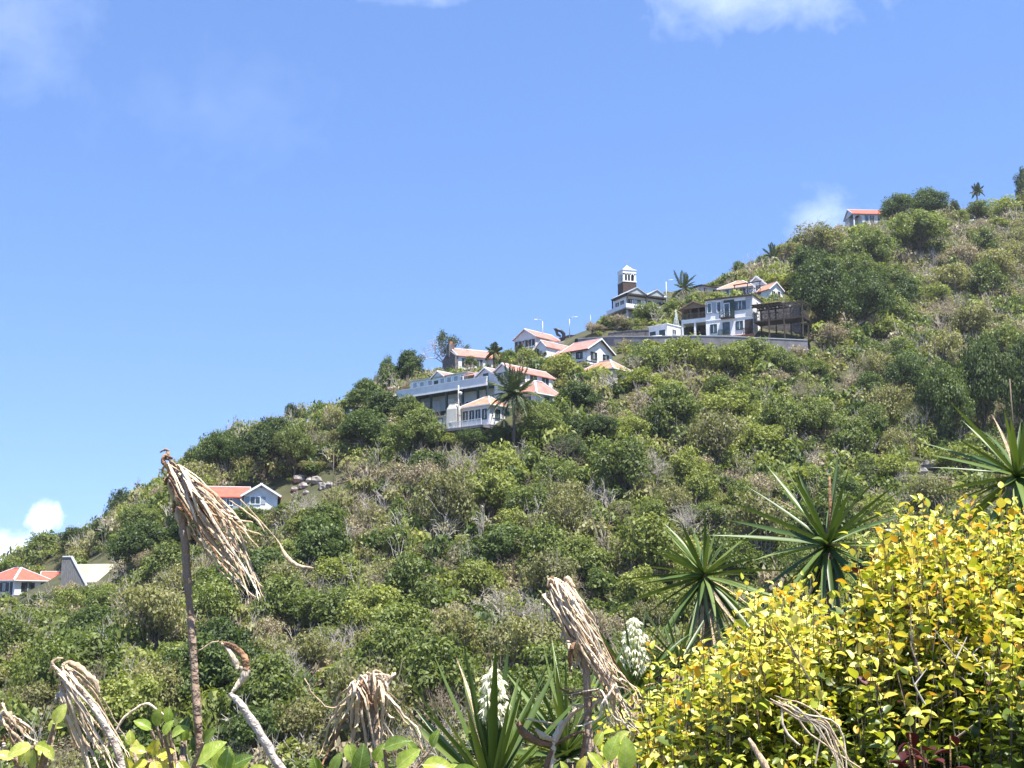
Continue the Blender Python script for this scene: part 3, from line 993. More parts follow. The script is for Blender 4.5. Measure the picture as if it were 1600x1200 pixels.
# ------------------------------------------------------------------ two storey white house with pergola deck
r = site('two_storey_house', 'white two storey house with grey upper panels above the road wall', 1178, 524, 198, 28, [(1106, 452, 1198, 522)], foot=[(-2, 3, 4), (-6, 3, 4)])
L2 = 7.9
H2 = 6.45
block(r, -L2, 0, 0, 5.0, H2, 'white_wall')
MB().box(-L2 - .1, 0.1, -.35, 5.2, H2, H2 + .22).build('flat_roof', 'dark_brown', r)
MB().box(-L2 - .02, .02, -.05, -.003, 3.02, 3.16).build('floor_band', 'grey_wall', r)
MB().box(-7.75, -5.0, -.055, -.003, 4.25, 6.1).build('panel', 'bluegrey', r)
MB().box(-1.15, -.08, -.055, -.003, 3.3, 6.35).build('panel', 'bluegrey', r)
win(r, 'F', -.055, -7.2, 5.2, .55, 1.5, 'white_trim', None, 0)
win(r, 'F', -.055, -5.6, 5.2, .6, 1.6, 'white_trim', None, 0)
# balcony; a flat dark panel paints in the shade of its recess
MB().box(-4.85, -3.05, -.045, -.003, 3.3, 6.2).build('recess_shade', 'dark_green', r)
door(r, 'F', -.045, -4.3, 3.32, .8, 2.3, 'glass', 'white_trim')
MB().box(-5.3, -3.0, -1.0, -.02, 3.17, 3.3).build('balcony_slab', 'dark_brown', r)
rail(r, [(-5.25, -.95, 3.3), (-3.05, -.95, 3.3)], .95, 'dark_green', 2, True)
win(r, 'F', 0, -2.1, 5.1, 1.6, 1.25, 'dark_green', None, 2, ft=.12)
MB().box(-3.0, -1.18, -.05, -.003, 5.95, 6.15).build('lintel', 'white_trim', r)
win(r, 'F', 0, -6.6, 1.75, .9, 1.25, 'dark_green', None, 1, ft=.11)
win(r, 'F', 0, -2.3, 1.85, .95, 1.25, 'dark_green', None, 1, ft=.11)
door(r, 'F', 0, -4.5, .5, 1.0, 2.0, 'glass', 'dark_green')
MB().box(-5.6, -3.6, -1.1, -.02, .1, .32).build('step_slab', 'concrete', r)
rail(r, [(-5.5, -1.0, .32), (-3.7, -1.0, .32)], .9, 'dark_green', 3)
MB().box(-1.4, -.06, -.04, -.003, .35, 2.7).build('recess_shade', 'dark_brown', r)  # flat dark panel, the shade of a recess put into its colour
rail(r, [(-1.6, -.35, .3), (0, -.35, .3)], .95, 'dark_brown', 3)
MB().box(-3.4, .05, -.25, -.06, -2.4, .28).build('plinth', 'terracotta', r)
win(r, 'R', 0, 2.1, 5.0, .7, 1.6, 'white_trim', None, 0)
MB().box(.02, 6.5, 3.6, 4.0, -.5, 5.6).build('stone_wall', 'stone', r)

r = site('pergola_deck', 'dark wooden pergola deck on tall posts right of the white house', 1181, 524, 197.5, 28, [(1178, 464, 1258, 528)], 'deck', foot=[(2, 1, 3), (6, 1, 3)])
zd = 2.0
MB().box(.1, 8.1, -1.4, 1.9, zd - .22, zd).build('deck', 'dark_brown', r)
posts(r, [(x, -1.35, -1.2) for x in (2.6, 5.0, 7.9)], 5.55, .2, 'dark_wood')
posts(r, [(x, 1.8, -1.2) for x in (.4, 2.8, 5.2, 7.9)], 5.55, .2, 'dark_wood')
MB().bar((-.1, -1.35, 4.2), (8.3, -1.35, 4.3), .14, .26).build('beam', 'dark_wood', r)
MB().bar((-.1, 1.8, 4.35), (8.3, 1.8, 4.45), .14, .26).build('beam', 'dark_wood', r)
for i in range(13):
    MB().bar((.1 + i * .66, -1.7, 4.42), (.1 + i * .66, 2.1, 4.62), .07, .16).build('rafter', 'dark_wood', r)
MB().prism([(-.2, -1.75, 4.53), (4.6, -1.75, 4.56), (4.6, 2.2, 4.76), (-.2, 2.2, 4.73)], (0, 0, .06)).build('awning', 'roof_brown', r)
rail(r, [(.2, -1.3, zd), (8.0, -1.3, zd), (8.0, 1.7, zd)], 1.05, 'dark_wood', 6, True, post=.1)
for i in range(3):
    k_ = MB()
    k_.tube([(2 + i * 2, -1.3, 4.06), (2 + i * 2, -1.3, 3.92), (2 + i * 2, -1.3, 3.75)], [.02, .1, .12], 8)
    k_.build('lantern', 'petal', r)

r = site('veranda_annex', 'open veranda with brown gable roof left of the two storey house', 1108, 524, 202, 28, [(1064, 466, 1110, 520)], 'veranda', foot=[(-2, 2, 3.4)])
block(r, -4.4, -.05, 2.4, 5.0, 5.0, 'dark_brown')
MB().box(-4.6, -.02, -.2, 2.38, 2.3, 2.95).build('floor_beam', 'white_wall', r)
posts(r, [(-4.45, -.05, -2), (-2.3, -.05, -2), (-.2, -.05, -2)], 4.3, .3, 'white_wall')
posts(r, [(-4.4, -.1, 2.95), (-3.0, -.1, 2.95), (-1.6, -.1, 2.95), (-.3, -.1, 2.95)], 1.75, .12, 'wood')
rail(r, [(-4.5, -.15, 2.95), (-.1, -.15, 2.95)], .95, 'wood', 5)
gable(r, -4.6, -.1, -.3, 4.8, 4.7, 1.0, 'y', 'roof_brown', 'wood', .35, cap='roof_brown', capw=.14)
MB().box(-4.2, -2.6, .3, .5, -2, .6).build('low_wall', 'stone', r)

r = site('hillside_villa', 'white villa with red hip roof and balcony above the two storey house', 1180, 466, 215, 28, [(1120, 430, 1198, 450)], foot=[(-3, 3, 4.5)])
block(r, -6.2, 0, 0, 4.6, 2.3)
hip(r, -6.4, -.6, -.1, 4.6, 2.3, 1.7, 'roof_orange', over=.35, capw=.22)
block(r, -1.5, 1.2, 1.0, 5.5, 2.35, base=0)
gable(r, -1.6, 1.9, .6, 5.5, 2.35, 1.5, 'y', 'roof_orange', over=.3, capw=.24)
for x in (-5.2, -3.6, -2.2):
    win(r, 'F', 0, x, 1.4, .8, 1.0, 'dark_brown', 'white_trim', 1)
MB().box(-3.2, 1.5, -1.8, -.02, .2, .4).build('balcony_slab', 'dark_brown', r)
rail(r, [(-3.1, -1.7, .4), (1.4, -1.7, .4)], 1.0, 'dark_brown', 5, True)
posts(r, [(-3.1, -1.6, .4), (-.8, -1.6, .4), (1.4, -1.6, .4)], 2.0, .12, 'dark_brown')
MB().bar((-3.3, -1.7, 2.3), (1.7, -1.7, 2.5), .12, .2).build('awning_beam', 'dark_green', r)

r = site('small_red_cottage', 'tiny white cottage with red roof tucked against the dark tree', 1203, 468, 211, -32, [(1198, 436, 1226, 456)], foot=[(1.4, 1.4, 2)])
block(r, 0, 3.0, 0, 3, 1.9)
gable(r, 0, 3.0, 0, 3, 1.9, 1.2, 'y', 'roof_orange', over=.25, capw=.16)
win(r, 'F', 0, .9, 1.1, .5, .7, 'dark_brown', None, 1)
door(r, 'F', 0, 2.1, .05, .6, 1.6, 'dark_brown')

r = site('flat_grey_house', 'pale grey flat roofed house with brown eave behind the palm', 1100, 470, 226, -28, [(1092, 441, 1132, 452)], foot=[(2, 2, 3)])
block(r, -.5, 4.4, 0, 4, 2.75, 'grey_wall')
MB().prism([(-.8, -.4, 2.75), (4.7, -.4, 2.75), (4.7, 4.3, 3.1), (-.8, 4.3, 3.1)], (0, 0, .15)).build('roof', 'dark_brown', r)
win(r, 'F', 0, .4, 1.8, .5, 1.0, 'dark_brown', None, 1)
win(r, 'F', 0, 2.6, 1.8, .9, .9, 'dark_brown', None, 1)

r = site('white_garage', 'small white garage with green doors by the road wall', 1043, 530, 197, 45, [(1014, 500, 1068, 523)], 'garage', foot=[(-1.5, 1.5, 2.6)])
block(r, -3.7, 0, 0, 3.4, 2.45, 'white_wall')
MB().box(-3.8, .1, -.15, 3.5, 2.45, 2.58).build('flat_roof', 'white_trim', r)
for x in (-2.9, -1.0):
    door(r, 'F', 0, x, .05, 1.25, 1.6, 'dark_green', 'white_trim')
win(r, 'R', 0, 1.7, 1.4, .8, .7, 'grey_wall', None, 1)

r = site('ridge_villa', 'white villa with red roof and arched porch on the right skyline', 1334, 352, 300, -4, [(1330, 326, 1374, 348)], foot=[(4, 3, 5)])
block(r, 2.2, 9, 0, 6, 2.95)
gable(r, -.2, 9, -.2, 6, 2.95, 1.75, 'x', 'roof_red', over=.25, capw=.34)
block(r, 0, 2.2, 3.2, 6, 2.9, 'grey_wall')
posts(r, [(.15, .1, -1)], 3.9, .3, 'white_wall')
arch_head((0, 0.05, 0), (1, 0, 0), (0, 1, 0), .3, 2.2, 1.7, .9, 2.9).build('porch_arch', 'white_wall', r)
win(r, 'F', 0, 3.3, 1.7, .75, 1.6, 'bluegrey', None, 0)
win(r, 'F', 0, 4.6, 1.7, 1.0, 1.6, 'bluegrey', None, 1)
win(r, 'F', 0, 6.6, 1.7, 1.0, 1.2, 'bluegrey', None, 1)

r = site('dark_gable_hut', 'dark green gabled hut on the far right crest', 1526, 360, 294, -20, [(1522, 323, 1562, 340)], 'hut', foot=[(2.5, 2, 3)])
block(r, 0, 5, 0, 4, 2.6, 'dark_green')
gable(r, 0, 5, 0, 4, 2.6, 1.9, 'y', 'bluegrey', 'dark_green', .35, cap='dark_brown', capw=.16)
win(r, 'F', 0, 2.5, 2.2, .9, .9, 'grey_wood', None, 1)

r = site('grey_water_tank_hut', 'small grey hut with flat roof among ridge trees left of the village', 541, 656, 188, -15, [(538, 634, 562, 650)], 'hut', foot=[(1, 1, 1.6)])
block(r, 0, 2.1, 0, 2, 1.0, 'grey_wall')
posts(r, [(.1, .1, 1), (2.0, .1, 1), (.1, 1.9, 1), (2.0, 1.9, 1)], .9, .12, 'dark_green')
MB().box(-.15, 2.25, -.15, 2.15, 1.9, 2.0).build('flat_roof', 'dark_green', r)

r = site('cream_roof_shed', 'low shed with cream roof at the left end of the terrace', 631, 640, 179, 30, [(600, 602, 634, 613)], 'shed', foot=[(-1.3, 1.3, 2.2)])
block(r, -3.0, 0, 0, 3, 2.0, 'grey_wall')
hip(r, -3.0, 0, 0, 3, 2.0, .85, 'roof_beige', over=.3, cap='roof_beige', capw=.12)
win(r, 'F', 0, -1.5, 1.2, .8, .7, 'dark_brown', None, 1)


# ------------------------------------------------------------------ walls and road
def wall_strip(name, label, pts, h, t, mat, cap, down=2.0):
    """pts: (u, v of the top, Y)"""
    q = [at(*p) for p in pts]
    c = sum(q, Vector()) / len(q)
    r = empty(name, label, 'wall', (c.x, c.y, c.z - h))
    m, k = MB(), MB()
    n = len(q)
    for i in range(n - 1):
        a, b = q[i] - r.location, q[i + 1] - r.location
        d = (b - a).normalized()
        s = Vector((-d.y, d.x, 0)) * t
        m.add([a - Vector((0, 0, h + down)), b - Vector((0, 0, h + down)), b, a, a - Vector((0, 0, h + down)) + s, b - Vector((0, 0, h + down)) + s, b + s, a + s],
              [(0, 1, 2, 3), (5, 4, 7, 6), (3, 2, 6, 7), (1, 5, 6, 2), (4, 0, 3, 7)])
        k.bar(a + s * .5 + Vector((0, 0, .06)), b + s * .5 + Vector((0, 0, .06)), t + .12, .12)
    m.build('wall', mat, r)
    k.build('coping', cap, r)
    for i in range(n - 1):
        KEEP.append((pts[i][0], min(pts[i][1], pts[i + 1][1]) - 1, pts[i + 1][0], max(pts[i][1], pts[i + 1][1]) + 3, (pts[i][2] + pts[i + 1][2]) / 2))
    return r


wall_strip('retaining_wall', 'long grey retaining wall holding the road below the church', [(903, 530, 204), (960, 526, 199), (1020, 526, 196), (1080, 525, 194), (1140, 526, 192.5), (1200, 529, 191), (1262, 532, 190)], 1.6, .5, 'concrete', 'grey_wall')
wall_strip('dark_stone_wall', 'dark rubble stone wall below the church bank', [(950, 521, 203.6), (985, 517, 202.6), (1016, 516, 201.6)], 1.3, .5, 'stone', 'stone')
wall_strip('skyline_stone_wall', 'brown stone wall on the skyline beside the curved sculpture', [(874, 529, 222), (890, 524, 220), (915, 526, 216)], 1.5, .5, 'stone', 'concrete')
wall_strip('garden_wall', 'short pale stone garden wall under the big palm', [(772, 676, hit(772, 679).y), (802, 674, hit(802, 677).y)], .5, .4, 'concrete', 'concrete', 1.0)
wall_strip('cottage_garden_wall', 'low mossy stone wall below the leftmost cottage', [(20, 939, 178), (38, 938, 178)], 1.2, .4, 'stone', 'stone')
rd = MB()
rp = [(898, 532, 207), (960, 527.5, 201), (1020, 527.5, 198.5), (1080, 526.5, 196.5), (1140, 527.5, 195), (1200, 530.5, 193.5), (1268, 533.5, 192.5)]
qa = [at(*p) for p in rp]
for a, b in zip(qa[:-1], qa[1:]):
    rd.add([a + Vector((0, -1.4, 0)), b + Vector((0, -1.4, 0)), b + Vector((0, 3.0, .1)), a + Vector((0, 3.0, .1))], [(0, 1, 2, 3)])
ro = rd.build('road', 'asphalt')
ro['kind'] = 'structure'


# ------------------------------------------------------------------ poles and lamps
def lamp_post(label, u, v0, v1, Y, arm, group='street lamps'):
    b = at(u, v0, Y)
    t = at(u, v1, Y)
    h = t.z - b.z
    r = empty('street_lamp', label, 'street lamp', b, 0, group)
    MB().tube([(0, 0, -1.5), (0, 0, h * .5), (0, 0, h)], [.09, .075, .055], 8).build('pole', 'steel', r, True)
    s = 1 if arm > 0 else -1
    MB().tube([(0, 0, h), (s * .4, 0, h + .25), (s * abs(arm), 0, h + .35)], [.05, .045, .04], 6).build('arm', 'steel', r, True)
    MB().box(min(s * abs(arm), s * (abs(arm) + .55)), max(s * abs(arm), s * (abs(arm) + .55)), -.12, .12, h + .27, h + .4).build('lamp_head', 'white_trim', r)
    return r


lamp_post('tall street lamp with arm to the left above the pink house', 848, 545, 502, 219, -.9)
lamp_post('tall street lamp with arm to the right beside the curved sculpture', 890, 528, 498, 218, .9)
r = lamp_post('white street lamp standing left of the windblown palm', 1042, 498, 440, 222, .7)
MB().tube([(-.05, -.1, 3.9), (-.25, -.2, 3.9), (-.45, -.3, 3.85)], [.1, .2, .12], 8).build('floodlight', 'white_trim', r, True)


def pole(label, u, v0, v1, Y, rad=.11, mat='bark', arms=True):
    b = at(u, v0, Y)
    h = at(u, v1, Y).z - b.z
    r = empty('utility_pole', label, 'pole', b)
    MB().tube([(0, 0, -1.5), (.02, 0, h * .5), (0, 0, h)], [rad, rad * .9, rad * .75], 8).build('pole', mat, r, True)
    if arms:
        MB().box(-.5, .5, -.05, .05, h - .45, h - .33).build('crossarm', mat, r)
    KEEP.append((u - 2, v1, u + 2, v0 - (v0 - v1) * .25, Y))
    return r


pole('thin pale pole standing above the rocks', 520, 772, 708, 163, .06, 'wood', False)
pole('grey pole in front of the dark trees at the right edge', 1585, 700, 592, 160, .1, 'wood', False)
r = pole('pale lamp pole between the cream shed and shuttered cottage', 716, 664, 602, 157, .09, 'cream_wall', False)
MB().tube([(0, 0, 3.95), (.2, -.05, 4.0), (.42, -.1, 3.95)], [.06, .22, .14], 8).build('lamp_head', 'white_trim', r, True)
pole('slender antenna mast beside the curved bank', 923, 528, 492, 216, .03, 'steel', False)

# round sign, dark
b = at(919, 530, 214)
r = empty('round_sign', 'dark round road sign at the foot of the church bank', 'sign', b)
MB().tube([(0, 0, -.8), (0, 0, 1.6)], [.05, .05], 6).build('post', 'steel', r)
MB().tube([(0, -.08, 1.75), (0, -.04, 1.75)], [.3, .3], 18).build('sign_disc', 'black_paint', r)

# hook shaped sculpture
b = at(876, 536, 219)
r = empty('hook_sculpture', 'dark hook shaped sculpture curling over the skyline stone wall', 'sculpture', b)
sc = .1095
pth = [(877, 536), (881, 527), (881, 521), (877, 516.5), (871, 514.5), (866, 513.5)]
pts = [((u - 876) * sc, 0, (536 - v) * sc) for u, v in pth]
MB().tube(pts, [.28, .32, .33, .3, .27, .2], 10, .55).build('curved_neck', 'black_paint', r, True)
hd = [(-1.33, 2.65), (-.95, 2.1), (-.75, 1.35), (-.1, 1.05), (.15, 1.25), (-.35, 1.65), (-.5, 2.15), (-.9, 2.35)]
MB().prism([(x, -.12, z) for x, z in hd], (0, .24, 0)).build('head', 'black_paint', r)

# white cone frame near the veranda
b = at(1057, 524, 203)
r = empty('white_cone_frame', 'white conical lattice frame like a small tree beside the garage', 'ornament', b)
m = MB()
hc = 4.2
for k in range(10):
    t = 2 * math.pi * k / 10
    m.bar((math.cos(t) * .8, math.sin(t) * .8, 0), (0, 0, hc), .025)
for k in range(1, 8):
    rr = .8 * (1 - k / 8)
    for j in range(10):
        a, c = 2 * math.pi * j / 10, 2 * math.pi * (j + 1) / 10
        m.bar((math.cos(a) * rr, math.sin(a) * rr, hc * k / 8), (math.cos(c) * rr, math.sin(c) * rr, hc * k / 8), .03)
m.build('lattice', 'mint_wall', r)
MB().tube([(0, 0, -1.5), (0, 0, hc + .2)], [.05, .03], 6).build('mast', 'white_trim', r)


# parked car whose roof shows over the wall
def car(label, u, v, Y, rz, paint):
    r = empty('parked_car', label, 'car', at(u, v, Y), rz, 'cars parked on the road')
    prof = [(-2.05, .35), (2.05, .35), (2.1, .7), (1.95, .88), (1.2, .95), (-1.9, 1.0), (-2.1, .8)]
    bo = MB().prism([(x, -.82, z) for x, z in prof], (0, 1.64, 0)).build('body', paint, r)
    cb = [(-1.85, .98), (1.1, .95), (.45, 1.42), (-1.3, 1.45)]
    MB().prism([(x, -.72, z) for x, z in cb], (0, 1.44, 0)).build('window_band', 'glass', r)
    MB().prism([(.5, -.74, 1.41), (-1.35, -.74, 1.44), (-1.2, -.7, 1.52), (.35, -.7, 1.5)], (0, 1.48, 0)).build('roof', paint, r)
    for x in (-1.3, 1.3):
        for y in (-.8, .62):
            w = MB().tube([(x, y, .33), (x, y + .18, .33)], [.33, .33], 14).build('wheel', 'tyre', r)
            MB().tube([(x, y - .01, .33), (x, y + .19, .33)], [.18, .18], 10).build('rim', 'steel', w)
    for y in (-.6, .6):
        MB().box(2.06, 2.13, y - .15, y + .15, .66, .8).build('headlight', 'glass', r)
    return r


car('white car in front of the green garage doors', 1032, 540, 196.5, R_(-20), 'car_paint')
car('white car parked between garage and veranda behind road wall', 1060, 541, 195.8, R_(-8), 'car_paint')

# rocks on the slope
rs = np.random.default_rng(5)
for i, (u, v, s) in enumerate([(466, 757, 1.3), (474, 764, 1.0), (483, 755, .9), (495, 760, 1.3), (505, 763, 1.2), (515, 762, 1.0), (460, 768, .8), (478, 772, .7), (1452, 735, 1.6), (1440, 742, 1.2), (1545, 352, 1.8), (1575, 356, 1.8)]):
    h_ = hit(u, v) or at(u, v, 200)
    m = MB()
    n = 9
    vs, fs = [], []
    for a in range(5):
        th = math.pi * a / 4
        for b_ in range(n):
            ph = 2 * math.pi * b_ / n
            k = s * .62 * (.75 + .5 * rs.random())
            vs.append((math.sin(th) * math.cos(ph) * k, math.sin(th) * math.sin(ph) * k, math.cos(th) * k * .75 + .2 * s))
    for a in range(4):
        for b_ in range(n):
            fs.append((a * n + b_, a * n + (b_ + 1) % n, (a + 1) * n + (b_ + 1) % n, (a + 1) * n + b_))
    o = m.add(vs, fs).build('boulder', 'rock')
    o.location = h_
    lab = ['large pale boulder at the left end of the rock outcrop', 'middle sized rock just below the leftmost boulder', 'small rock at the top of the outcrop', 'rock in the middle of the outcrop left of the thin pole',
           'rock leaning beside the thin pole, lower one', 'rock directly behind the thin pole', 'lowest small rock at the left of the outcrop', 'smallest rock at the foot of the outcrop',
           'larger rock below the dark grove at right', 'smaller rock below the dark grove at right', 'rock right of the dark hut on the crest', 'rock on the crest near the right photo edge'][i]
    tag(o, lab, 'rock', 'rocks on the hillside')
    if i < 10:
        KEEP.append((u - 3, v - 5, u + 3, v - 1, h_.y))
# ------------------------------------------------------------------ vegetation templates
def unit(n, g):
    v = g.normal(size=(n, 3))
    return v / np.linalg.norm(v, axis=1, keepdims=True)


def leaf_cloud(cent, nrm, size, g, aspect=.55, spread=.75):
    """pointed four-cornered leaves; returns vertices (4 per leaf)"""
    n = len(cent)
    nn = nrm + g.normal(size=(n, 3)) * spread
    nn /= np.linalg.norm(nn, axis=1, keepdims=True)
    t = np.cross(nn, g.normal(size=(n, 3)))
    t /= np.linalg.norm(t, axis=1, keepdims=True) + 1e-9
    b = np.cross(nn, t)
    s = (size * g.uniform(.65, 1.35, n))[:, None]
    fold = nn * s * .12
    return np.stack([cent - t * s * .5, cent + b * s * aspect * .5 + fold, cent + t * s * .5, cent - b * s * aspect * .5 + fold], 1).reshape(-1, 3)


def crown_points(g, R, H, nclump, per, rc, lo=-.25, shell=.62):
    """clumps of leaves through a lopsided dome of radius R and height H above z=0"""
    # several unequal lobes at different heights make up one crown
    nl = int(g.integers(4, 8))
    la = g.uniform(0, 6.28) + np.arange(nl) * 2.4
    lr = g.uniform(.25, .62, nl)
    lr[0] = .12
    lc = np.stack([np.cos(la) * lr * R, np.sin(la) * lr * R, H * g.uniform(.34, .62, nl)], 1)
    ls = g.uniform(.34, .55, nl)
    ls[0] = .6
    lc[0, 2] = H * .58
    which = g.choice(nl, nclump, p=ls ** 2 / (ls ** 2).sum())
    d = unit(nclump, g)
    d[:, 2] = np.where(d[:, 2] < lo - .25, -d[:, 2], d[:, 2])
    k = nclump
    rr = shell + (1 - shell) * g.random(k) ** .6
    inner = g.random(k) < .15
    rr[inner] *= g.uniform(.45, .8, inner.sum())
    c = lc[which] + d * (rr * ls[which])[:, None] * np.array([R, R, H * .62]) * g.uniform(.85, 1.18, (k, 1))
    c[:, 2] = np.maximum(c[:, 2], H * .08)
    c[:, 2] = np.minimum(c[:, 2], H * 1.02)
    pc = np.repeat(c, per, 0)
    pd = unit(len(pc), g)
    rad = rc * (.35 + .65 * g.random(len(pc)) ** .5) * np.repeat(g.uniform(.65, 1.35, k), per)
    pos = pc + pd * rad[:, None] * np.array([1, 1, .7])
    nr = pd * .8 + np.repeat(d, per, 0) * .5 + np.array([0, 0, .45])
    return pos, nr, c


def leaf_mesh(name, verts, mat):
    q = np.arange(len(verts)).reshape(-1, 4)
    return np_mesh(name, verts, q, [mat])


def twig_tree(g, R, H, n1, depth, rad, up=.6, k=3, z0=0.0, lean=False):
    """bare branches: list of (a, b, r0, r1)"""
    segs = []

    def grow(p, d, ln, r, lev):
        q = p + d * ln
        mid = p + d * ln * .5 + Vector(g.normal(size=3)) * ln * .07
        if lean:
            segs.append((p, q, r, r * .65))
        else:
            segs.append((p, mid, r, r * .85))
            segs.append((mid, q, r * .85, r * .65))
        if lev == 0:
            return
        for i in range(2 + (g.random() < .55)):
            nd = (d + Vector(g.normal(size=3)) * .55 + Vector((0, 0, up * .25))).normalized()
            grow(q if i < 2 else mid, nd, ln * g.uniform(.6, .85), r * .62, lev - 1)
    for i in range(n1):
        a = 2 * math.pi * (i + g.random()) / n1
        t = g.uniform(.25, 1.0)
        d = Vector((math.cos(a) * t * R / H, math.sin(a) * t * R / H, g.uniform(.6, 1.1))).normalized()
        grow(Vector((0, 0, z0)), d, H * g.uniform(.33, .45), rad, depth)
    return segs


def seg_arrays(segs, k=3):
    vs = np.zeros((len(segs), 2 * k, 3))
    for i, (a, b, r0, r1) in enumerate(segs):
        d = (b - a).normalized()
        s = d.cross(Vector((.3, .5, .81))).normalized()
        t = d.cross(s)
        for j in range(k):
            an = 2 * math.pi * j / k
            o = s * math.cos(an) + t * math.sin(an)
            vs[i, j] = a + o * r0
            vs[i, k + j] = b + o * r1
    base = np.array([(j, (j + 1) % k, k + (j + 1) % k, k + j) for j in range(k)])
    q = (np.arange(len(segs))[:, None, None] * 2 * k + base[None]).reshape(-1, 4)
    return vs.reshape(-1, 3), q


def twig_mesh(name, segs, mat, k=3):
    v, q = seg_arrays(segs, k)
    return np_mesh(name, v, q, [mat])


TPL = {}                            # kind -> list of dict(part name -> mesh), nominal radius 1 m x height 1 m scaled up per tree


def make_templates():
    g = np.random.default_rng(21)
    spec = {  # kind: (nominal R, H, clumps, leaves per clump, clump radius, leaf size, leaf material, spread)
        'dark': (2.6, 4.2, 90, 62, .62, .25, 'dark', .75),
        'darkbig': (4.6, 7.0, 190, 74, .85, .30, 'dark', .75),
        'mid': (2.4, 3.6, 85, 58, .58, .23, 'mid', .8),
        'midbig': (4.2, 6.0, 170, 70, .8, .28, 'mid', .8),
        'lime': (2.4, 3.4, 80, 58, .58, .23, 'lime', .8),
        'olive': (2.4, 3.2, 80, 46, .6, .21, 'olive', .95),
        'tan': (2.2, 3.0, 70, 36, .6, .19, 'tan', 1.0),
        'rust': (2.2, 3.0, 70, 42, .55, .2, 'rust', 1.0),
    }
    for kind, (R, H, nc, per, rc, ls, mat, sp) in spec.items():
        TPL[kind] = []
        for i in range(3 if 'big' in kind else 4):
            pos, nr, c = crown_points(g, R, H, nc, per, rc, shell=.55 if kind in ('olive', 'tan') else .64)
            parts = {'crown': leaf_mesh('crown', leaf_cloud(pos, nr, ls, g, .55, sp), mat)}
            segs = []
            tr = .05 * R + .03
            segs.append((Vector((0, 0, -1.2)), Vector((.05, .02, H * .2)), tr * 1.2, tr))
            for cc in c[g.permutation(len(c))[:14]]:
                m_ = Vector((cc[0] * .45, cc[1] * .45, H * .2 + (cc[2] - H * .2) * .5))
                segs.append((Vector((.05, .02, H * .2)), m_, tr * .55, tr * .35))
                segs.append((m_, Vector(cc), tr * .35, tr * .12))
            parts['trunk'] = twig_mesh('trunk', segs, 'bark', 5)
            if kind in ('olive', 'tan'):
                parts['twigs'] = twig_mesh('twigs', twig_tree(g, R * 1.0, H * 1.0, 9, 3, .035, k=3), 'grey_twig' if i % 2 else 'brown_twig')
            TPL[kind].append((R, H, parts))
    TPL['bare'] = []
    for i in range(5):
        R, H = 2.2, 3.4
        segs = twig_tree(g, R, H, 9, 4, .05)
        parts = {'branches': twig_mesh('branches', segs, 'grey_twig' if i % 3 else 'brown_twig')}
        ends = np.array([tuple(s[1]) for s in segs[-260:]])
        e = ends[g.integers(0, len(ends), 240)] + g.normal(size=(240, 3)) * .12
        parts['sparse_leaves'] = leaf_mesh('sparse_leaves', leaf_cloud(e, np.tile([0, 0, 1.], (240, 1)), .13, g, .5, 1.0), 'olive' if i % 2 else 'tan')
        TPL['bare'].append((R, H, parts))


make_templates()
NICE = {'dark': 'tree', 'darkbig': 'tree', 'mid': 'tree', 'midbig': 'tree', 'lime': 'tree', 'olive': 'shrub', 'tan': 'shrub', 'rust': 'shrub', 'bare': 'shrub'}
ONAME = {'dark': 'evergreen_tree', 'darkbig': 'evergreen_tree', 'mid': 'leafy_tree', 'midbig': 'leafy_tree', 'lime': 'leafy_tree', 'olive': 'scrub_bush', 'tan': 'dry_bush', 'rust': 'rust_bush', 'bare': 'bare_bush'}
PLACED = []


def plant(kind, pos, R, H, label, group=None, g=random):
    R0, H0, parts = TPL[kind][g.randrange(len(TPL[kind]))]
    o = bpy.data.objects.new(ONAME[kind], None)
    o.empty_display_size = .2
    C.objects.link(o)
    o.location = pos
    o.rotation_euler = (0, 0, g.uniform(0, 6.28))
    o.scale = (R / R0, R / R0, H / H0)
    tag(o, label, NICE[kind], group)
    for nm, me in parts.items():
        c = bpy.data.objects.new(nm, me)
        C.objects.link(c)
        c.parent = o
    PLACED.append((pos.x, pos.y, R))
    return o


SKYLINE = [(-100, 900), (0, 870), (30, 850), (60, 832), (100, 828), (140, 814), (160, 792), (200, 767), (240, 738), (260, 722), (300, 704), (315, 692), (340, 670), (370, 657), (400, 650), (440, 650), (455, 632),
           (480, 624), (520, 620), (545, 602), (575, 590), (590, 570), (640, 550), (657, 556), (662, 580), (700, 570), (780, 548), (800, 542), (920, 530), (932, 502), (960, 490), (985, 470), (1040, 455), (1100, 445), (1150, 418), (1185, 402), (1225, 376), (1270, 354), (1330, 352),
           (1376, 330), (1400, 304), (1430, 293), (1480, 296), (1500, 328), (1580, 318), (1600, 290), (1700, 250)]
SU = [p[0] for p in SKYLINE]
SV = [p[1] for p in SKYLINE]


def ok_place(pos, R, H, sky_slack=0, spacing=.0):
    for (x, y, r) in FOOT:
        if (pos.x - x) ** 2 + (pos.y - y) ** 2 < (r + R * .35) ** 2:
            return False
    u, v = proj(pos)
    top = proj(pos + Vector((0, 0, H)))[1]
    ru = R * FPX / pos.y
    for k in (-.6, 0, .6):
        if top + (abs(k) * .35) * (v - top) < np.interp(u + k * ru, SU, SV) - sky_slack:
            return False
    for (u0, v0, u1, v1, Y) in KEEP:
        if pos.y < Y + 4 and u + ru * .85 > u0 and u - ru * .85 < u1 and v > v0 and top < v1:
            return False
    if spacing:
        for (x, y, r) in PLACED:
            if (pos.x - x) ** 2 + (pos.y - y) ** 2 < (spacing * (R + r)) ** 2:
                return False
    return True


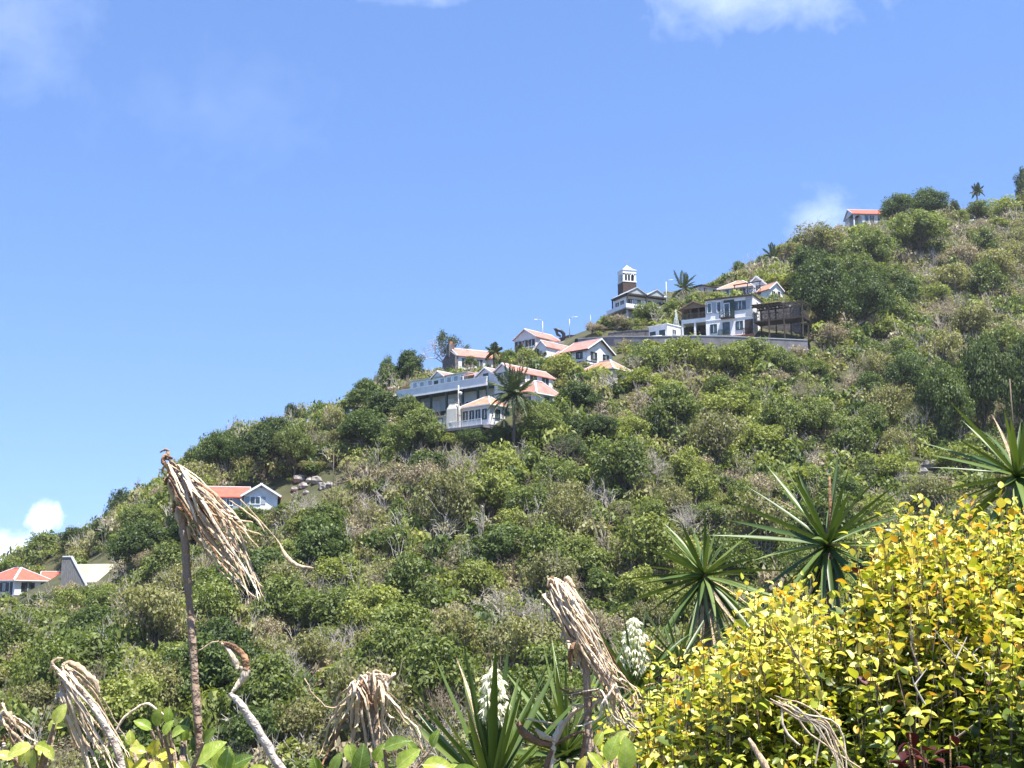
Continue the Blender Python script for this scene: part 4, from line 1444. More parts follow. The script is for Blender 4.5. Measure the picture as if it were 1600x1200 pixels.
# trees and bushes one can point to: kind, u, v of the foot, half width px, height px, label
HAND = [
    ('darkbig', 352, 752, 44, 84, 'dark evergreen towering directly behind the white gable house'),
    ('darkbig', 412, 752, 44, 98, 'tall dark evergreen right of centre behind the white gable house'),
    ('midbig', 460, 752, 34, 92, 'leafy tree at the right end of the dark grove above the gable house'),
    ('olive', 330, 716, 30, 44, 'grey green scrub on the skyline left of the dark grove'),
    ('tan', 372, 690, 26, 32, 'dry brown scrub on the skyline above the dark grove'),
    ('dark', 455, 668, 14, 38, 'small dark tree sticking up from the skyline left of the village'),
    ('olive', 520, 690, 22, 56, 'narrow olive tree standing below the left ridge'),
    ('midbig', 215, 850, 40, 62, 'green tree on the slope left of the tall dead stalk'),
    ('darkbig', 228, 895, 56, 88, 'broad glossy evergreen left of the tall dead stem'),
    ('dark', 190, 805, 26, 42, 'dark green tree on the lower left skyline'),
    ('darkbig', 118, 880, 36, 56, 'dark evergreen behind the board shed'),
    ('mid', 66, 866, 22, 32, 'small bright tree on the skyline above the leftmost cottage'),
    ('tan', 30, 884, 22, 28, 'brown dry scrub behind the leftmost cottage'),
    ('darkbig', 604, 608, 32, 46, 'dark tree on the skyline left of the terrace building'),
    ('darkbig', 636, 608, 32, 60, 'tallest dark tree at the left end of the village'),
    ('darkbig', 572, 640, 34, 48, 'dark tree on the ridge left of the cream roof shed'),
    ('darkbig', 568, 716, 48, 76, 'dense round evergreen down slope left of the round green tree'),
    ('midbig', 652, 722, 54, 84, 'big round green tree in front of the terrace building'),
    ('mid', 640, 668, 26, 52, 'green tree against the left end of the white balcony'),
    ('lime', 704, 706, 18, 30, 'small bright green bush below the cream shed'),
    ('darkbig', 742, 712, 34, 42, 'dark tree below the shuttered cottage'),
    ('lime', 876, 606, 32, 56, 'bright green tree right of the terrace building gables'),
    ('lime', 824, 578, 22, 36, 'yellow green tree between stone cottage and narrow house'),
    ('mid', 790, 580, 20, 34, 'green tree right of the stone gable cottage'),
    ('mid', 735, 578, 13, 22, 'small tree in front of the stone gable cottage'),
    ('darkbig', 900, 660, 46, 62, 'large dark tree right of the big palm'),
    ('dark', 905, 616, 20, 34, 'dark slim tree below the dark trimmed house'),
    ('midbig', 850, 690, 42, 60, 'leafy tree in front of the red hip cottage slope'),
    ('lime', 1005, 618, 38, 44, 'yellow green tree below the orange roofed house'),
    ('lime', 1082, 594, 42, 70, 'bright yellow green tree below the long retaining wall'),
    ('lime', 1040, 640, 36, 48, 'lime green bush under the retaining wall trees'),
    ('mid', 1178, 582, 36, 54, 'green tree in front of the retaining wall under the pergola'),
    ('lime', 1135, 600, 36, 62, 'yellowish tree below the two storey white house'),
    ('tan', 1205, 610, 30, 34, 'tan dry bush below the right end of the wall'),
    ('darkbig', 1292, 530, 56, 124, 'tall dark evergreen right of the pergola deck'),
    ('darkbig', 1266, 474, 42, 88, 'dark evergreen rising above the pergola deck'),
    ('darkbig', 1350, 522, 46, 108, 'dark glossy tree right of the evergreens by the pergola'),
    ('midbig', 1352, 436, 50, 78, 'dark leafed tree half way up the right hill'),
    ('lime', 1382, 538, 36, 42, 'single bright round tree on the right hill slope'),
    ('tan', 1300, 548, 32, 42, 'tan scrub right of the retaining wall end'),
    ('olive', 1280, 414, 58, 64, 'broad olive scrub crown on the skyline left of ridge villa'),
    ('olive', 1235, 425, 28, 46, 'olive tree on the crest above the small red cottage'),
    ('dark', 1158, 440, 17, 32, 'dark green tree on the crest above the villa'),
    ('dark', 1188, 432, 15, 32, 'slim dark tree on the crest right of the villa'),
    ('darkbig', 1412, 354, 34, 54, 'large dark crown right of the ridge villa'),
    ('darkbig', 1452, 354, 34, 62, 'dark rounded crown on the right skyline'),
    ('midbig', 1440, 404, 58, 74, 'mid green tree below the dark skyline crowns'),
    ('dark', 1492, 350, 10, 38, 'little dark tree at the right end of the skyline crowns'),
    ('darkbig', 1606, 334, 22, 70, 'dark tree at the right photo edge on the skyline'),
    ('lime', 1560, 364, 26, 22, 'yellow green bush on the crest at far right'),
    ('darkbig', 1470, 706, 48, 150, 'tall dark tree in the deep grove at right'),
    ('darkbig', 1540, 700, 50, 185, 'tallest dark tree in the deep grove at right'),
    ('darkbig', 1605, 700, 44, 180, 'dark tree at the right edge of the deep grove'),
    ('darkbig', 1425, 640, 42, 90, 'dark leafed tree at the left of the deep grove'),
    ('lime', 1500, 744, 46, 52, 'bright green bush in front of the deep grove'),
    ('lime', 1400, 760, 44, 52, 'pale green bush left of the upper right yucca'),
    ('midbig', 1265, 700, 48, 78, 'leafy tree on mid slope right of centre'),
    ('midbig', 1225, 600, 30, 56, 'green tree under the right end of the retaining wall'),
    ('lime', 1190, 720, 46, 58, 'bright green bush on mid slope right of centre'),
    ('lime', 1150, 700, 40, 50, 'lime green bush on mid slope'),
    ('midbig', 1110, 850, 52, 66, 'rounded green bush above the left yucca rosette'),
    ('darkbig', 890, 735, 34, 58, 'dark tree on mid slope below the big palm'),
    ('darkbig', 940, 700, 34, 54, 'dark green tree on mid slope right of the palm'),
    ('lime', 785, 770, 42, 72, 'bright green tree in the middle of the slope'),
    ('rust', 700, 795, 26, 56, 'rusty brown bush in the middle of the slope'),
    ('tan', 665, 790, 36, 72, 'tall tan dry bush left of the rusty bush'),
    ('tan', 620, 770, 34, 48, 'tan dry bush below the round evergreens'),
    ('dark', 628, 840, 22, 42, 'small dark green tree among dry bushes left of centre'),
    ('bare', 492, 712, 22, 38, 'bare grey tree on the slope below the left ridge'),
    ('bare', 560, 765, 34, 48, 'pale bare branched tree right of the thin pole'),
    ('bare', 880, 740, 32, 58, 'grey bare tree in front of the mid slope dark tree'),
    ('bare', 1020, 770, 34, 62, 'grey bare bush right of centre'),
    ('bare', 1250, 640, 24, 46, 'grey bare tree on the slope below the pergola'),
    ('bare', 1435, 700, 30, 60, 'grey bare tree at the left of the deep grove'),
    ('lime', 540, 930, 48, 62, 'bright yellow green bush left of centre low on slope'),
    ('dark', 235, 1000, 42, 60, 'dark bush low on the slope left of the dead stem'),
    ('lime', 510, 1030, 40, 56, 'olive green bush low on the slope above the drooping dry plant'),
    ('bare', 790, 985, 62, 62, 'wide grey bare thicket low in the centre'),
    ('tan', 705, 1010, 44, 66, 'tan dry bush low in the centre'),
    ('bare', 330, 1050, 40, 66, 'grey tangled bush right of the dead stem'),
    ('mid', 25, 1000, 40, 52, 'green tree below the leftmost cottage'),
    ('lime', 12, 962, 18, 30, 'bright bush at the left photo edge under the cottage'),
    ('dark', 62, 962, 24, 34, 'dark bush under the leftmost cottage'),
    ('tan', 105, 952, 28, 42, 'yellowish dry bush below the board shed'),
    ('mid', 165, 960, 30, 46, 'green bush right of the board shed'),
    ('mid', 446, 818, 34, 34, 'green bush in front of the white gable house'),
    ('mid', 392, 828, 34, 38, 'green bush right below the gable window of the white house'),
    ('olive', 346, 822, 32, 40, 'olive bush below the red wing of the white gable house'),
    ('tan', 925, 524, 16, 20, 'dry bush at the left end of the retaining wall'),
    ('olive', 975, 518, 20, 20, 'olive bush above the dark stone wall'),
    ('dark', 778, 690, 20, 24, 'dark bush at the foot of the big palm'),
    ('mid', 820, 694, 22, 34, 'green bush just right of the big palm trunk'),
    ('tan', 938, 524, 14, 16, 'small dry bush where the church bank meets the wall'),
    ('lime', 1582, 348, 34, 42, 'yellow green bush right of the dark hut on the crest'),
    ('lime', 1503, 354, 16, 26, 'small bright bush left of the skyline palm'),
    ('olive', 1622, 342, 36, 52, 'olive bush at the right edge of the crest'),
    ('midbig', 1340, 470, 40, 74, 'leafy tree on the upper right slope above the bright round tree'),
    ('olive', 1480, 470, 44, 56, 'large olive bush high on the right slope'),
    ('olive', 1560, 450, 44, 60, 'large olive bush high at the right edge'),
    ('tan', 1510, 430, 36, 48, 'dry brown bush high on the right slope'),
    ('midbig', 1395, 470, 40, 56, 'green tree beside the olive bushes high on the right slope'),
    ('mid', 1527, 350, 24, 36, 'green bush around the foot of the skyline palm'),
    ('olive', 490, 742, 24, 22, 'grassy olive mound above the rock outcrop'),
    ('lime', 465, 850, 30, 42, 'yellow green bush below the white gable house'),
    ('dark', 1000, 504, 14, 22, 'dark bush on the bank under the church'),
    ('tan', 962, 516, 22, 26, 'straw coloured bush on the bank under the church'),
    ('mid', 945, 516, 14, 24, 'green bush at the left tip of the church bank'),
    ('mid', 1015, 508, 26, 34, 'green bush on the bank between church and garage'),
    ('mid', 1052, 500, 22, 34, 'leafy bush at the foot of the windblown palm'),
    ('lime', 1090, 480, 18, 24, 'bright bush right of the windblown palm'),
]
for kind, u, v, rp, hp, lab in HAND:
    p = hit(u, v)
    if p is None:
        uu = at(u, v, 215)
        p = Vector((uu.x, uu.y, float(height(uu.x, uu.y))))
    R = rp * p.y / FPX * 1.02
    # crown top where the photo has it, foot on the ground
    top = at(u, v - hp, p.y).z
    H = max(1.2, top - p.z)
    plant(kind, p, R, H, lab)

# fill with further individuals, kinds by the look of that part of the hill
def zone(u, v, g):
    """kind weights: dark, mid, lime, olive, tan, bare"""
    if u > 1240 and v < 520:
        w = (.06, .13, .06, .41, .22, .12)
    elif 940 < u < 1240 and v < 700:
        w = (.08, .24, .34, .18, .08, .08)
    elif 840 < u < 1320 and v < 800:
        w = (.13, .27, .25, .17, .07, .11)
    elif u > 1240 and v < 720:
        w = (.22, .22, .07, .25, .12, .12)
    elif u < 620 and v < 760:
        w = (.22, .28, .08, .24, .10, .08)
    elif 420 < u < 760 and 700 < v < 880:
        w = (.12, .24, .10, .24, .15, .15)
    elif 600 < u < 1000 and v > 860:
        w = (.13, .25, .12, .22, .11, .17)
    elif v > 900:
        w = (.20, .31, .15, .17, .06, .11)
    else:
        w = (.16, .28, .17, .21, .07, .11)
    k = g.choices(('dark', 'mid', 'lime', 'olive', 'tan', 'bare'), w)[0]
    return k


rnd = random.Random(99)
WORDS = {'dark': 'dark green tree', 'mid': 'mid green leafy tree', 'lime': 'bright yellow green bush', 'olive': 'dull olive scrub bush', 'tan': 'dry tan bush', 'bare': 'grey leafless bush'}


LAND = [(h_[1], h_[2] - h_[4] * .5, 'the ' + h_[5]) for h_ in HAND if len(h_[5].split()) <= 8]
LAND += [(20, 905, 'the leftmost red roofed cottage'), (130, 890, 'the board shed'), (390, 772, 'the white gable house'), (700, 610, 'the terrace building'), (755, 640, 'the shuttered cottage'), (845, 600, 'the red hip cottage'),
         (740, 555, 'the stone gable cottage'), (830, 530, 'the tall pink house'), (925, 550, 'the dark trimmed house'), (948, 562, 'the orange roofed house'), (1000, 465, 'the church hall'), (1150, 490, 'the two storey white house'),
         (1215, 500, 'the pergola deck'), (1355, 338, 'the ridge villa'), (1541, 335, 'the dark hut'), (490, 760, 'the rock outcrop'), (520, 740, 'the thin pale pole'), (340, 850, 'the hanging leaves of the tall dead stalk'),
         (1585, 650, 'the grey pole at the right edge'), (1060, 532, 'the long retaining wall'), (1110, 905, 'the left yucca rosette'), (1293, 858, 'the middle yucca rosette'), (870, 930, 'the thick withered sheaf'), (580, 1070, 'the drooping dry tangle'),
         (770, 1080, 'the white flower spike'), (300, 1000, 'the tall dead stem'), (130, 1080, 'the lower left bundle of dead stalks'), (40, 1150, 'the croton in the lower left corner')]
TAKEN = set()


def pick_label(word, u, v):
    """say which one: by the landmark it grows next to"""
    near = sorted(LAND, key=lambda q: (q[0] - u) ** 2 + (q[1] - v) ** 2)
    for far in ('', 'some way '):
        for (lu, lv, nm) in near[:9]:
            du, dv = u - lu, v - lv
            if abs(du) > 1.8 * abs(dv):
                d = 'right of' if du > 0 else 'left of'
            elif abs(dv) > 1.8 * abs(du):
                d = 'below' if dv > 0 else 'above'
            else:
                d = ('below' if dv > 0 else 'above') + (' and right of' if du > 0 else ' and left of')
            lab = '%s %s%s %s' % (word, far, d, nm)
            if lab not in TAKEN and len(lab.split()) <= 16:
                TAKEN.add(lab)
                return lab
    return '%s on the open slope' % word


count = 0
tries = 0
while count < 240 and tries < 9000:
    tries += 1
    u = rnd.uniform(-40, 1640)
    v = rnd.uniform(300, 1195)
    if v < np.interp(u, SU, SV) + 6:
        continue
    if u > 1050 and v > 1350 - .35 * u:      # behind the yellow bush
        if rnd.random() < .8:
            continue
    p = hit(u, v)
    if p is None or p.y < 82:
        continue
    kind = zone(u, v, rnd)
    R = rnd.uniform(2.1, 4.2) * (.8 + .2 * p.y / 150) * (.62 if kind in ('bare', 'tan') else 1)
    H = R * rnd.uniform(1.25, 2.0)
    if u > 1240 and v < 540:
        R *= 1.12
        H *= 1.25
    if not ok_place(p, R, H, 5, .56):
        continue
    plant(kind, p, R, H, pick_label(WORDS[kind], u, v - H * .5 * FPX / p.y), 'trees and bushes scattered over the hillside', rnd)
    count += 1
print('FILL', count, tries)

# ------------------------------------------------------------------ uncountable undergrowth between them: one object
def undergrowth():
    g = np.random.default_rng(77)
    rr = random.Random(3)
    mats = ['dark', 'mid', 'lime', 'olive', 'tan', 'grey_twig', 'brown_twig']
    T = {}
    for k in ('dark', 'mid', 'lime', 'olive', 'tan'):
        T[k] = []
        for i in range(4):
            pos, nr, c = crown_points(g, 1.0, 1.25, 21, 9 if k != 'tan' else 6, .4, lo=-.1)
            T[k].append(leaf_cloud(pos, nr, (.27 if k in ('dark', 'mid', 'lime') else .22) * (.75, .95, 1.15, 1.4)[i], g, (.5, .7, .4, .6)[i], .85))
    B = []
    for i in range(5):
        B.append(seg_arrays(twig_tree(g, 1.0, 1.5, 5, 2, .024, lean=True)))
    VV, QQ, MM = [], [], []
    off = 0
    step = 2.1
    n = 0
    for y in np.arange(80, 330, step):
        for x in np.arange(-.47 * y, .47 * y, step):
            px_ = x + g.uniform(-.8, .8)
            py_ = y + g.uniform(-.8, .8)
            p = Vector((px_, py_, float(height(px_, py_))))
            u, v = proj(p)
            if not (-60 < u < 1660 and v < 1250):
                continue
            # keep only what the photo can see
            q = p + Vector((0, 0, 2.2))
            ts = np.linspace(.35, .98, 42)
            if np.any(height(q.x * ts, q.y * ts) > q.z * ts):
                continue
            R = g.uniform(1.05, 1.95) * (.75 + .25 * y / 150)
            H = R * g.uniform(1.1, 2.1)
            if not ok_place(p, R, H, 0):
                R *= .5
                H *= .42
                if not ok_place(p, R, H, 0):
                    continue
            kind = zone(u, v, rr)
            nzv = noise.noise(Vector((px_ * .07, py_ * .07, 3)))
            if nzv > .28 and kind in ('tan', 'olive'):
                kind = 'mid'
            elif nzv < -.22 and kind in ('mid', 'lime'):
                kind = 'olive'
            a = g.uniform(0, 6.28)
            rot = np.array([[math.cos(a), -math.sin(a), 0], [math.sin(a), math.cos(a), 0], [0, 0, 1]])
            S = np.array([R, R, H / 1.25])
            if kind == 'bare' or g.random() < (.6 if kind in ('tan', 'olive') else .2):
                v_, q_ = B[g.integers(0, 5)]
                VV.append((v_ * S * 1.25) @ rot.T + np.array(p))
                QQ.append(q_ + off)
                MM.append(np.full(len(q_), 5 if g.random() < .65 else 6))
                off += len(v_)
            if kind != 'bare':
                v_ = T[kind][g.integers(0, 4)]
                VV.append((v_ * S) @ rot.T + np.array(p))
                QQ.append(np.arange(len(v_)).reshape(-1, 4) + off)
                MM.append(np.full(len(v_) // 4, mats.index(kind)))
                off += len(v_)
            n += 1
    o = link('undergrowth', np_mesh('undergrowth', np.concatenate(VV), np.concatenate(QQ), mats, np.concatenate(MM)))
    o['kind'] = 'stuff'
    tag(o, 'dense mixed green and dry scrub covering the whole hillside', 'undergrowth')
    print('UNDERGROWTH', n, len(o.data.polygons))


undergrowth()


# ------------------------------------------------------------------ palms
def frond_mesh(L, droop, g, mat='palm_leaf', lw=.1, ll=.75, n=26):
    pts = []
    for i in range(9):
        t = i / 8
        pts.append(Vector((L * t * (1 - .18 * droop * t), 0, L * (.30 * t - droop * .75 * t * t))))
    m = MB()
    m.tube(pts, [.045 * (1 - .8 * i / 8) for i in range(9)], 4)
    for i in range(n):
        t = .12 + .88 * i / n
        k = min(int(t * 8), 7)
        p = pts[k].lerp(pts[k + 1], t * 8 - k)
        d = (pts[k + 1] - pts[k]).normalized()
        ln = ll * math.sin(math.pi * (.15 + .8 * t)) * g.uniform(.8, 1.15)
        for s in (-1, 1):
            tip = p + Vector((0, s, 0)) * ln * .75 + d * ln * .55 - Vector((0, 0, ln * g.uniform(.25, .6)))
            w = d * lw
            mid = p.lerp(tip, .5) + Vector((0, 0, .06))
            m.add([p - w * .4, mid - w, tip, mid + w], [(0, 1, 2, 3)])
    return m.mesh('frond', mat)


def palm(label, u, vfoot, vcrown, Y, L, n, lean=0.0, wind=0.0, dead=2, name='palm_tree', dense=1):
    g = random.Random(int(u * 7 + vcrown))
    top = at(u, vcrown, Y)
    base_u = at(u - lean, vfoot, Y)
    base = Vector((base_u.x, base_u.y, min(base_u.z, float(height(base_u.x, base_u.y)))))
    r = empty(name, label, 'palm', base)
    h = top - base
    m = MB()
    pts = [Vector((h.x * t * t, h.y * t, -.8 + (h.z + .8) * t)) for t in [i / 8 for i in range(9)]]
    m.tube(pts, [.2 - .07 * i / 8 for i in range(9)], 8)
    m.build('trunk', 'bark', r, True)
    ms = [frond_mesh(L, dr, g) for dr in (.15, .45, .8, 1.1)]
    md = frond_mesh(L * .75, 1.25, g, 'tan', .05, .35)
    for i in range(n):
        t = i / n
        a = i * 2.399 + g.uniform(-.2, .2)
        el = R_(72 - 92 * t)
        if wind:
            a = math.atan2(math.sin(a), math.cos(a) + wind)
        o = link('frond', ms[min(3, int(t * 4))], r, Matrix.Translation(h) @ Matrix.Rotation(a, 4, 'Z') @ Matrix.Rotation(-el, 4, 'Y') @ Matrix.Scale(g.uniform(.85, 1.1), 4))
    for i in range(dead):
        a = g.uniform(3.4, 6.0)
        link('dead_frond', md, r, Matrix.Translation(h - Vector((0, 0, .1))) @ Matrix.Rotation(a, 4, 'Z') @ Matrix.Rotation(R_(38), 4, 'Y'))
    return r


KEEP.append((775, 600, 830, 668, 151))
palm('big coconut palm in front of the shuttered cottage', 803, 690, 620, 152, 4.1, 40, 0, 0, 2)
palm('windblown palm right of the church hall', 1067, 498, 452, 224, 3.6, 20, 0, .7, 1)
palm('palm on the crest above the hillside villa', 1208, 438, 404, 240, 3.2, 14, 0, -.5, 2)
palm('small palm silhouetted on the right skyline', 1527, 345, 300, 306, 2.4, 16, 0, 0, 1)
palm('thin small palm in front of the stone gable cottage', 772, 582, 552, 190, 1.8, 12, 0, 0, 0)
palm('low palm left of the narrow white house', 838, 586, 566, 186, 2.2, 14, 0, 0, 1)
palm('low palm beside the lime tree under the pink house', 812, 584, 562, 188, 2.2, 14, 0, 0, 1)
palm('low spiky palm at the foot of the church bank', 1078, 500, 484, 212, 2.0, 14, 0, 0, 1)

# windswept half bare tree on the skyline
g_ = np.random.default_rng(8)
b = at(694, 574, 200)
r = empty('windswept_tree', 'windswept half bare tree leaning left of the stone chimney', 'tree', (b.x, b.y, float(height(b.x, b.y))))
dz = b.z - r.location.z
segs = []


def wgrow(p, d, ln, rad, lev):
    q = p + d * ln
    segs.append((p, q, rad, rad * .7))
    if lev == 0:
        return
    for i in range(3):
        nd = (d + Vector(g_.normal(size=3)) * .5 + Vector((-.04, 0, .05))).normalized()
        wgrow(q, nd, ln * g_.uniform(.66, .85), rad * .62, lev - 1)


segs.append((Vector((0, 0, -1)), Vector((0, 0, dz + .6)), .22, .17))
for d in ((-.8, .1, .55), (-.3, 0, 1), (.35, .1, .9), (.75, 0, .5), (-.6, .2, .9)):
    wgrow(Vector((0, 0, dz + .6)), Vector(d).normalized(), 1.6, .12, 4)
twig_me = twig_mesh('branches', segs, 'grey_twig', 4)
link('branches', twig_me, r)
ends = np.array([tuple(s[1]) for s in segs if s[2] < .05 and s[1].x > -1.2])
e = ends[g_.integers(0, len(ends), 3200)] + g_.normal(size=(3200, 3)) * .22
link('foliage', leaf_mesh('foliage', leaf_cloud(e, np.tile([0, 0, 1.], (len(e), 1)), .24, g_, .5, .9), 'dark'), r)
# ------------------------------------------------------------------ foreground: yuccas
fg = random.Random(1234)


def gz(x, y):
    return float(height(x, y))


def blade_mesh(curve, w=.075, mat='blade'):
    """stiff folded blade along +X, one metre long"""
    vs, fs = [], []
    n = 7
    for i in range(n):
        t = i / (n - 1)
        hw = w / 2 * (.62 + 1.5 * t - 2.1 * t * t) if i < n - 1 else .001
        hw = max(hw, .001)
        z = -curve * t * t
        vs += [(t, hw, z + hw * .45), (t, 0, z), (t, -hw, z + hw * .45)]
    for i in range(n - 1):
        a = i * 3
        fs += [(a, a + 1, a + 4, a + 3), (a + 1, a + 2, a + 5, a + 4)]
    me = bpy.data.meshes.new('blade')
    me.from_pydata(vs, [], fs)
    me.materials.append(MATS[mat])
    me.shade_smooth()
    return me


BL = [blade_mesh(c) for c in (-.02, .04, .1, .2)]
BD = [blade_mesh(c, .06, 'dry_husk') for c in (.1, .3)]


def flower_mesh():
    m = MB()
    for j in range(6):
        a, b_ = 2 * math.pi * j / 6, 2 * math.pi * (j + .5) / 6
        q = lambda t, rr, z: (math.cos(t) * rr, math.sin(t) * rr, z)
        m.add([q(a, .05, 0), q(a - .5, .38, -.4), q(a, .62, -1.05), q(a + .5, .38, -.4)], [(0, 1, 2, 3)])
    return m.mesh('flower', 'petal', True)


FL = flower_mesh()


def yucca(label, u, v, Y, L, n, el0, el1, w=1.0, dead=8, bias=None, spike=None, stalk=None, droop=1.0):
    c = at(u, v, Y)
    g0 = gz(c.x, c.y)
    r = empty('yucca', label, 'yucca', (c.x, c.y, g0), 0, 'yuccas of the foreground')
    h = Vector((0, 0, c.z - g0))
    MB().tube([(0, 0, -.1), (.02, .01, h.z * .5), h - Vector((0, 0, .02))], [.06, .05, .04], 9).build('trunk', 'dead_stem', r, True)
    for i in range(n):
        t = (i + .5) / n
        az = i * 2.39996 + fg.uniform(-.5, .5)
        el = R_(el0 + (el1 - el0) * t ** .8 + fg.uniform(-11, 11))
        ln = L * fg.uniform(.68, 1.12) * (.75 + .25 * min(1, t * 3))
        k = 0 if el > .9 else (1 if el > .2 else fg.choice((1, 2)))
        M = Matrix.Translation(h + Vector((0, 0, .03 * (1 - t)))) @ Matrix.Rotation(az, 4, 'Z') @ Matrix.Rotation(-el, 4, 'Y') @ Matrix.Rotation(fg.uniform(-.9, .9), 4, 'X') @ Matrix.Diagonal((ln, ln * w * .82, ln * w * droop, 1))
        if fg.random() < .10:
            k = 3
        if fg.random() < .05:
            link('dead_blade', BD[i % 2], r, M)
        else:
            link('blade', BL[k], r, M)
    for i in range(dead):
        az = fg.uniform(0, 6.28)
        M = Matrix.Translation(h - Vector((0, 0, .05))) @ Matrix.Rotation(az, 4, 'Z') @ Matrix.Rotation(R_(fg.uniform(55, 84)), 4, 'Y') @ Matrix.Scale(L * fg.uniform(.6, .9), 4)
        link('dead_blade', BD[i % 2], r, M)
    if stalk:
        p = at(*stalk) - Vector(r.location)
        MB().tube([h, h.lerp(p, .5) + Vector((.01, 0, 0)), p], [.012, .009, .005], 6).build('flower_stalk', 'dry_brown', r, True)
    if spike:
        (su, sv0, sv1, wid, nf) = spike
        a = at(su, sv0, Y) - Vector(r.location)
        b = at(su, sv1, Y) - Vector(r.location)
        st = MB().tube([h, a, b], [.012, .01, .004], 6).build('flower_stalk', 'leaf_lime', r, True)
        for i in range(nf):
            t = (i + .5) / nf
            rad = wid * (math.sin(math.pi * min(1, .22 + .78 * t)) * .9 + .08) * Y / FPX * fg.uniform(.55, 1.1)
            az = i * 2.39996
            p = a.lerp(b, t) + Vector((math.cos(az) * rad, math.sin(az) * rad, fg.uniform(-.01, .01)))
            s = fg.uniform(.020, .031)
            M = Matrix.Translation(p) @ Matrix.Rotation(az, 4, 'Z') @ Matrix.Rotation(R_(fg.uniform(-45, 10)), 4, 'Y') @ Matrix.Scale(s, 4)
            link('flower', FL, st, M)
    return r


yucca('spiky green yucca rosette behind the left edge of the yellow bush', 1100, 905, 7.0, .50, 66, 74, -66, 1.0, 12, stalk=(1102, 858, 7.0))
yucca('yucca rosette with long leftward blades between the other two upright rosettes', 1293, 858, 6.2, .60, 68, 76, -72, .95, 12, stalk=(1296, 745, 6.2))
yucca('yucca rosette cut off by the right photo edge', 1588, 752, 4.7, .41, 60, 76, -64, 1.0, 8)
yucca('large upright yucca with white flower spike at the bottom centre', 768, 1250, 4.4, .50, 46, 90, 40, .95, 4, spike=(770, 1125, 1042, 20, 85))
yucca('tangled yucca behind the second dead stalk', 885, 1185, 5.2, .50, 56, 82, 0, .85, 8)
yucca('yucca with creamy flower spike against the left side of the yellow bush', 992, 1085, 6.0, .42, 50, 80, 0, .8, 6, spike=(990, 1046, 964, 20, 85))
yucca('low dark yucca between bush and left rosette', 1062, 1045, 6.6, .40, 40, 75, 0, .8, 4)


# ------------------------------------------------------------------ yellow bush
def ovate(n_, wid, curl, fold, mat):
    """leaf along +X with tip, folded on its midrib"""
    vs = [(0, 0, 0)]
    rows = ((.22, .78), (.48, 1.0), (.76, .66))
    for t, w in rows:
        z = -curl * t * t
        vs += [(t, w * wid / 2, z + fold * w), (t, 0, z), (t, -w * wid / 2, z + fold * w)]
    vs.append((1, 0, -curl))
    fs = [(0, 2, 1), (0, 3, 2)]
    for i in range(2):
        a = 1 + 3 * i
        fs += [(a, a + 1, a + 4, a + 3), (a + 1, a + 2, a + 5, a + 4)]
    fs += [(7, 8, 10), (8, 9, 10)]
    me = bpy.data.meshes.new('leaf')
    me.from_pydata(vs, [], fs)
    me.materials.append(MATS[mat])
    me.shade_smooth()
    return me


SHAPES = [(.62, .14, .16), (.55, .32, .2), (.72, .06, .10), (.6, .48, .18)]
LM = ['leaf_yellow', 'leaf_lime', 'leaf_green', 'leaf_orange', 'leaf_maroon']
LEAF = {m: [ovate(0, *s, m) for s in SHAPES] for m in LM + ['broad_leaf']}
LV = [np.array([v.co[:] for v in LEAF['leaf_yellow'][k].vertices]) for k in range(4)]
LF = [[tuple(p.vertices) for p in LEAF['leaf_yellow'][k].polygons] for k in range(4)]
TOPU = [880, 930, 962, 1010, 1060, 1130, 1190, 1240, 1280, 1312, 1350, 1372, 1400, 1440, 1500, 1545, 1600, 1760]
TOPV = [1225, 1155, 1072, 1050, 1010, 982, 926, 912, 945, 915, 880, 838, 800, 778, 792, 776, 800, 800]


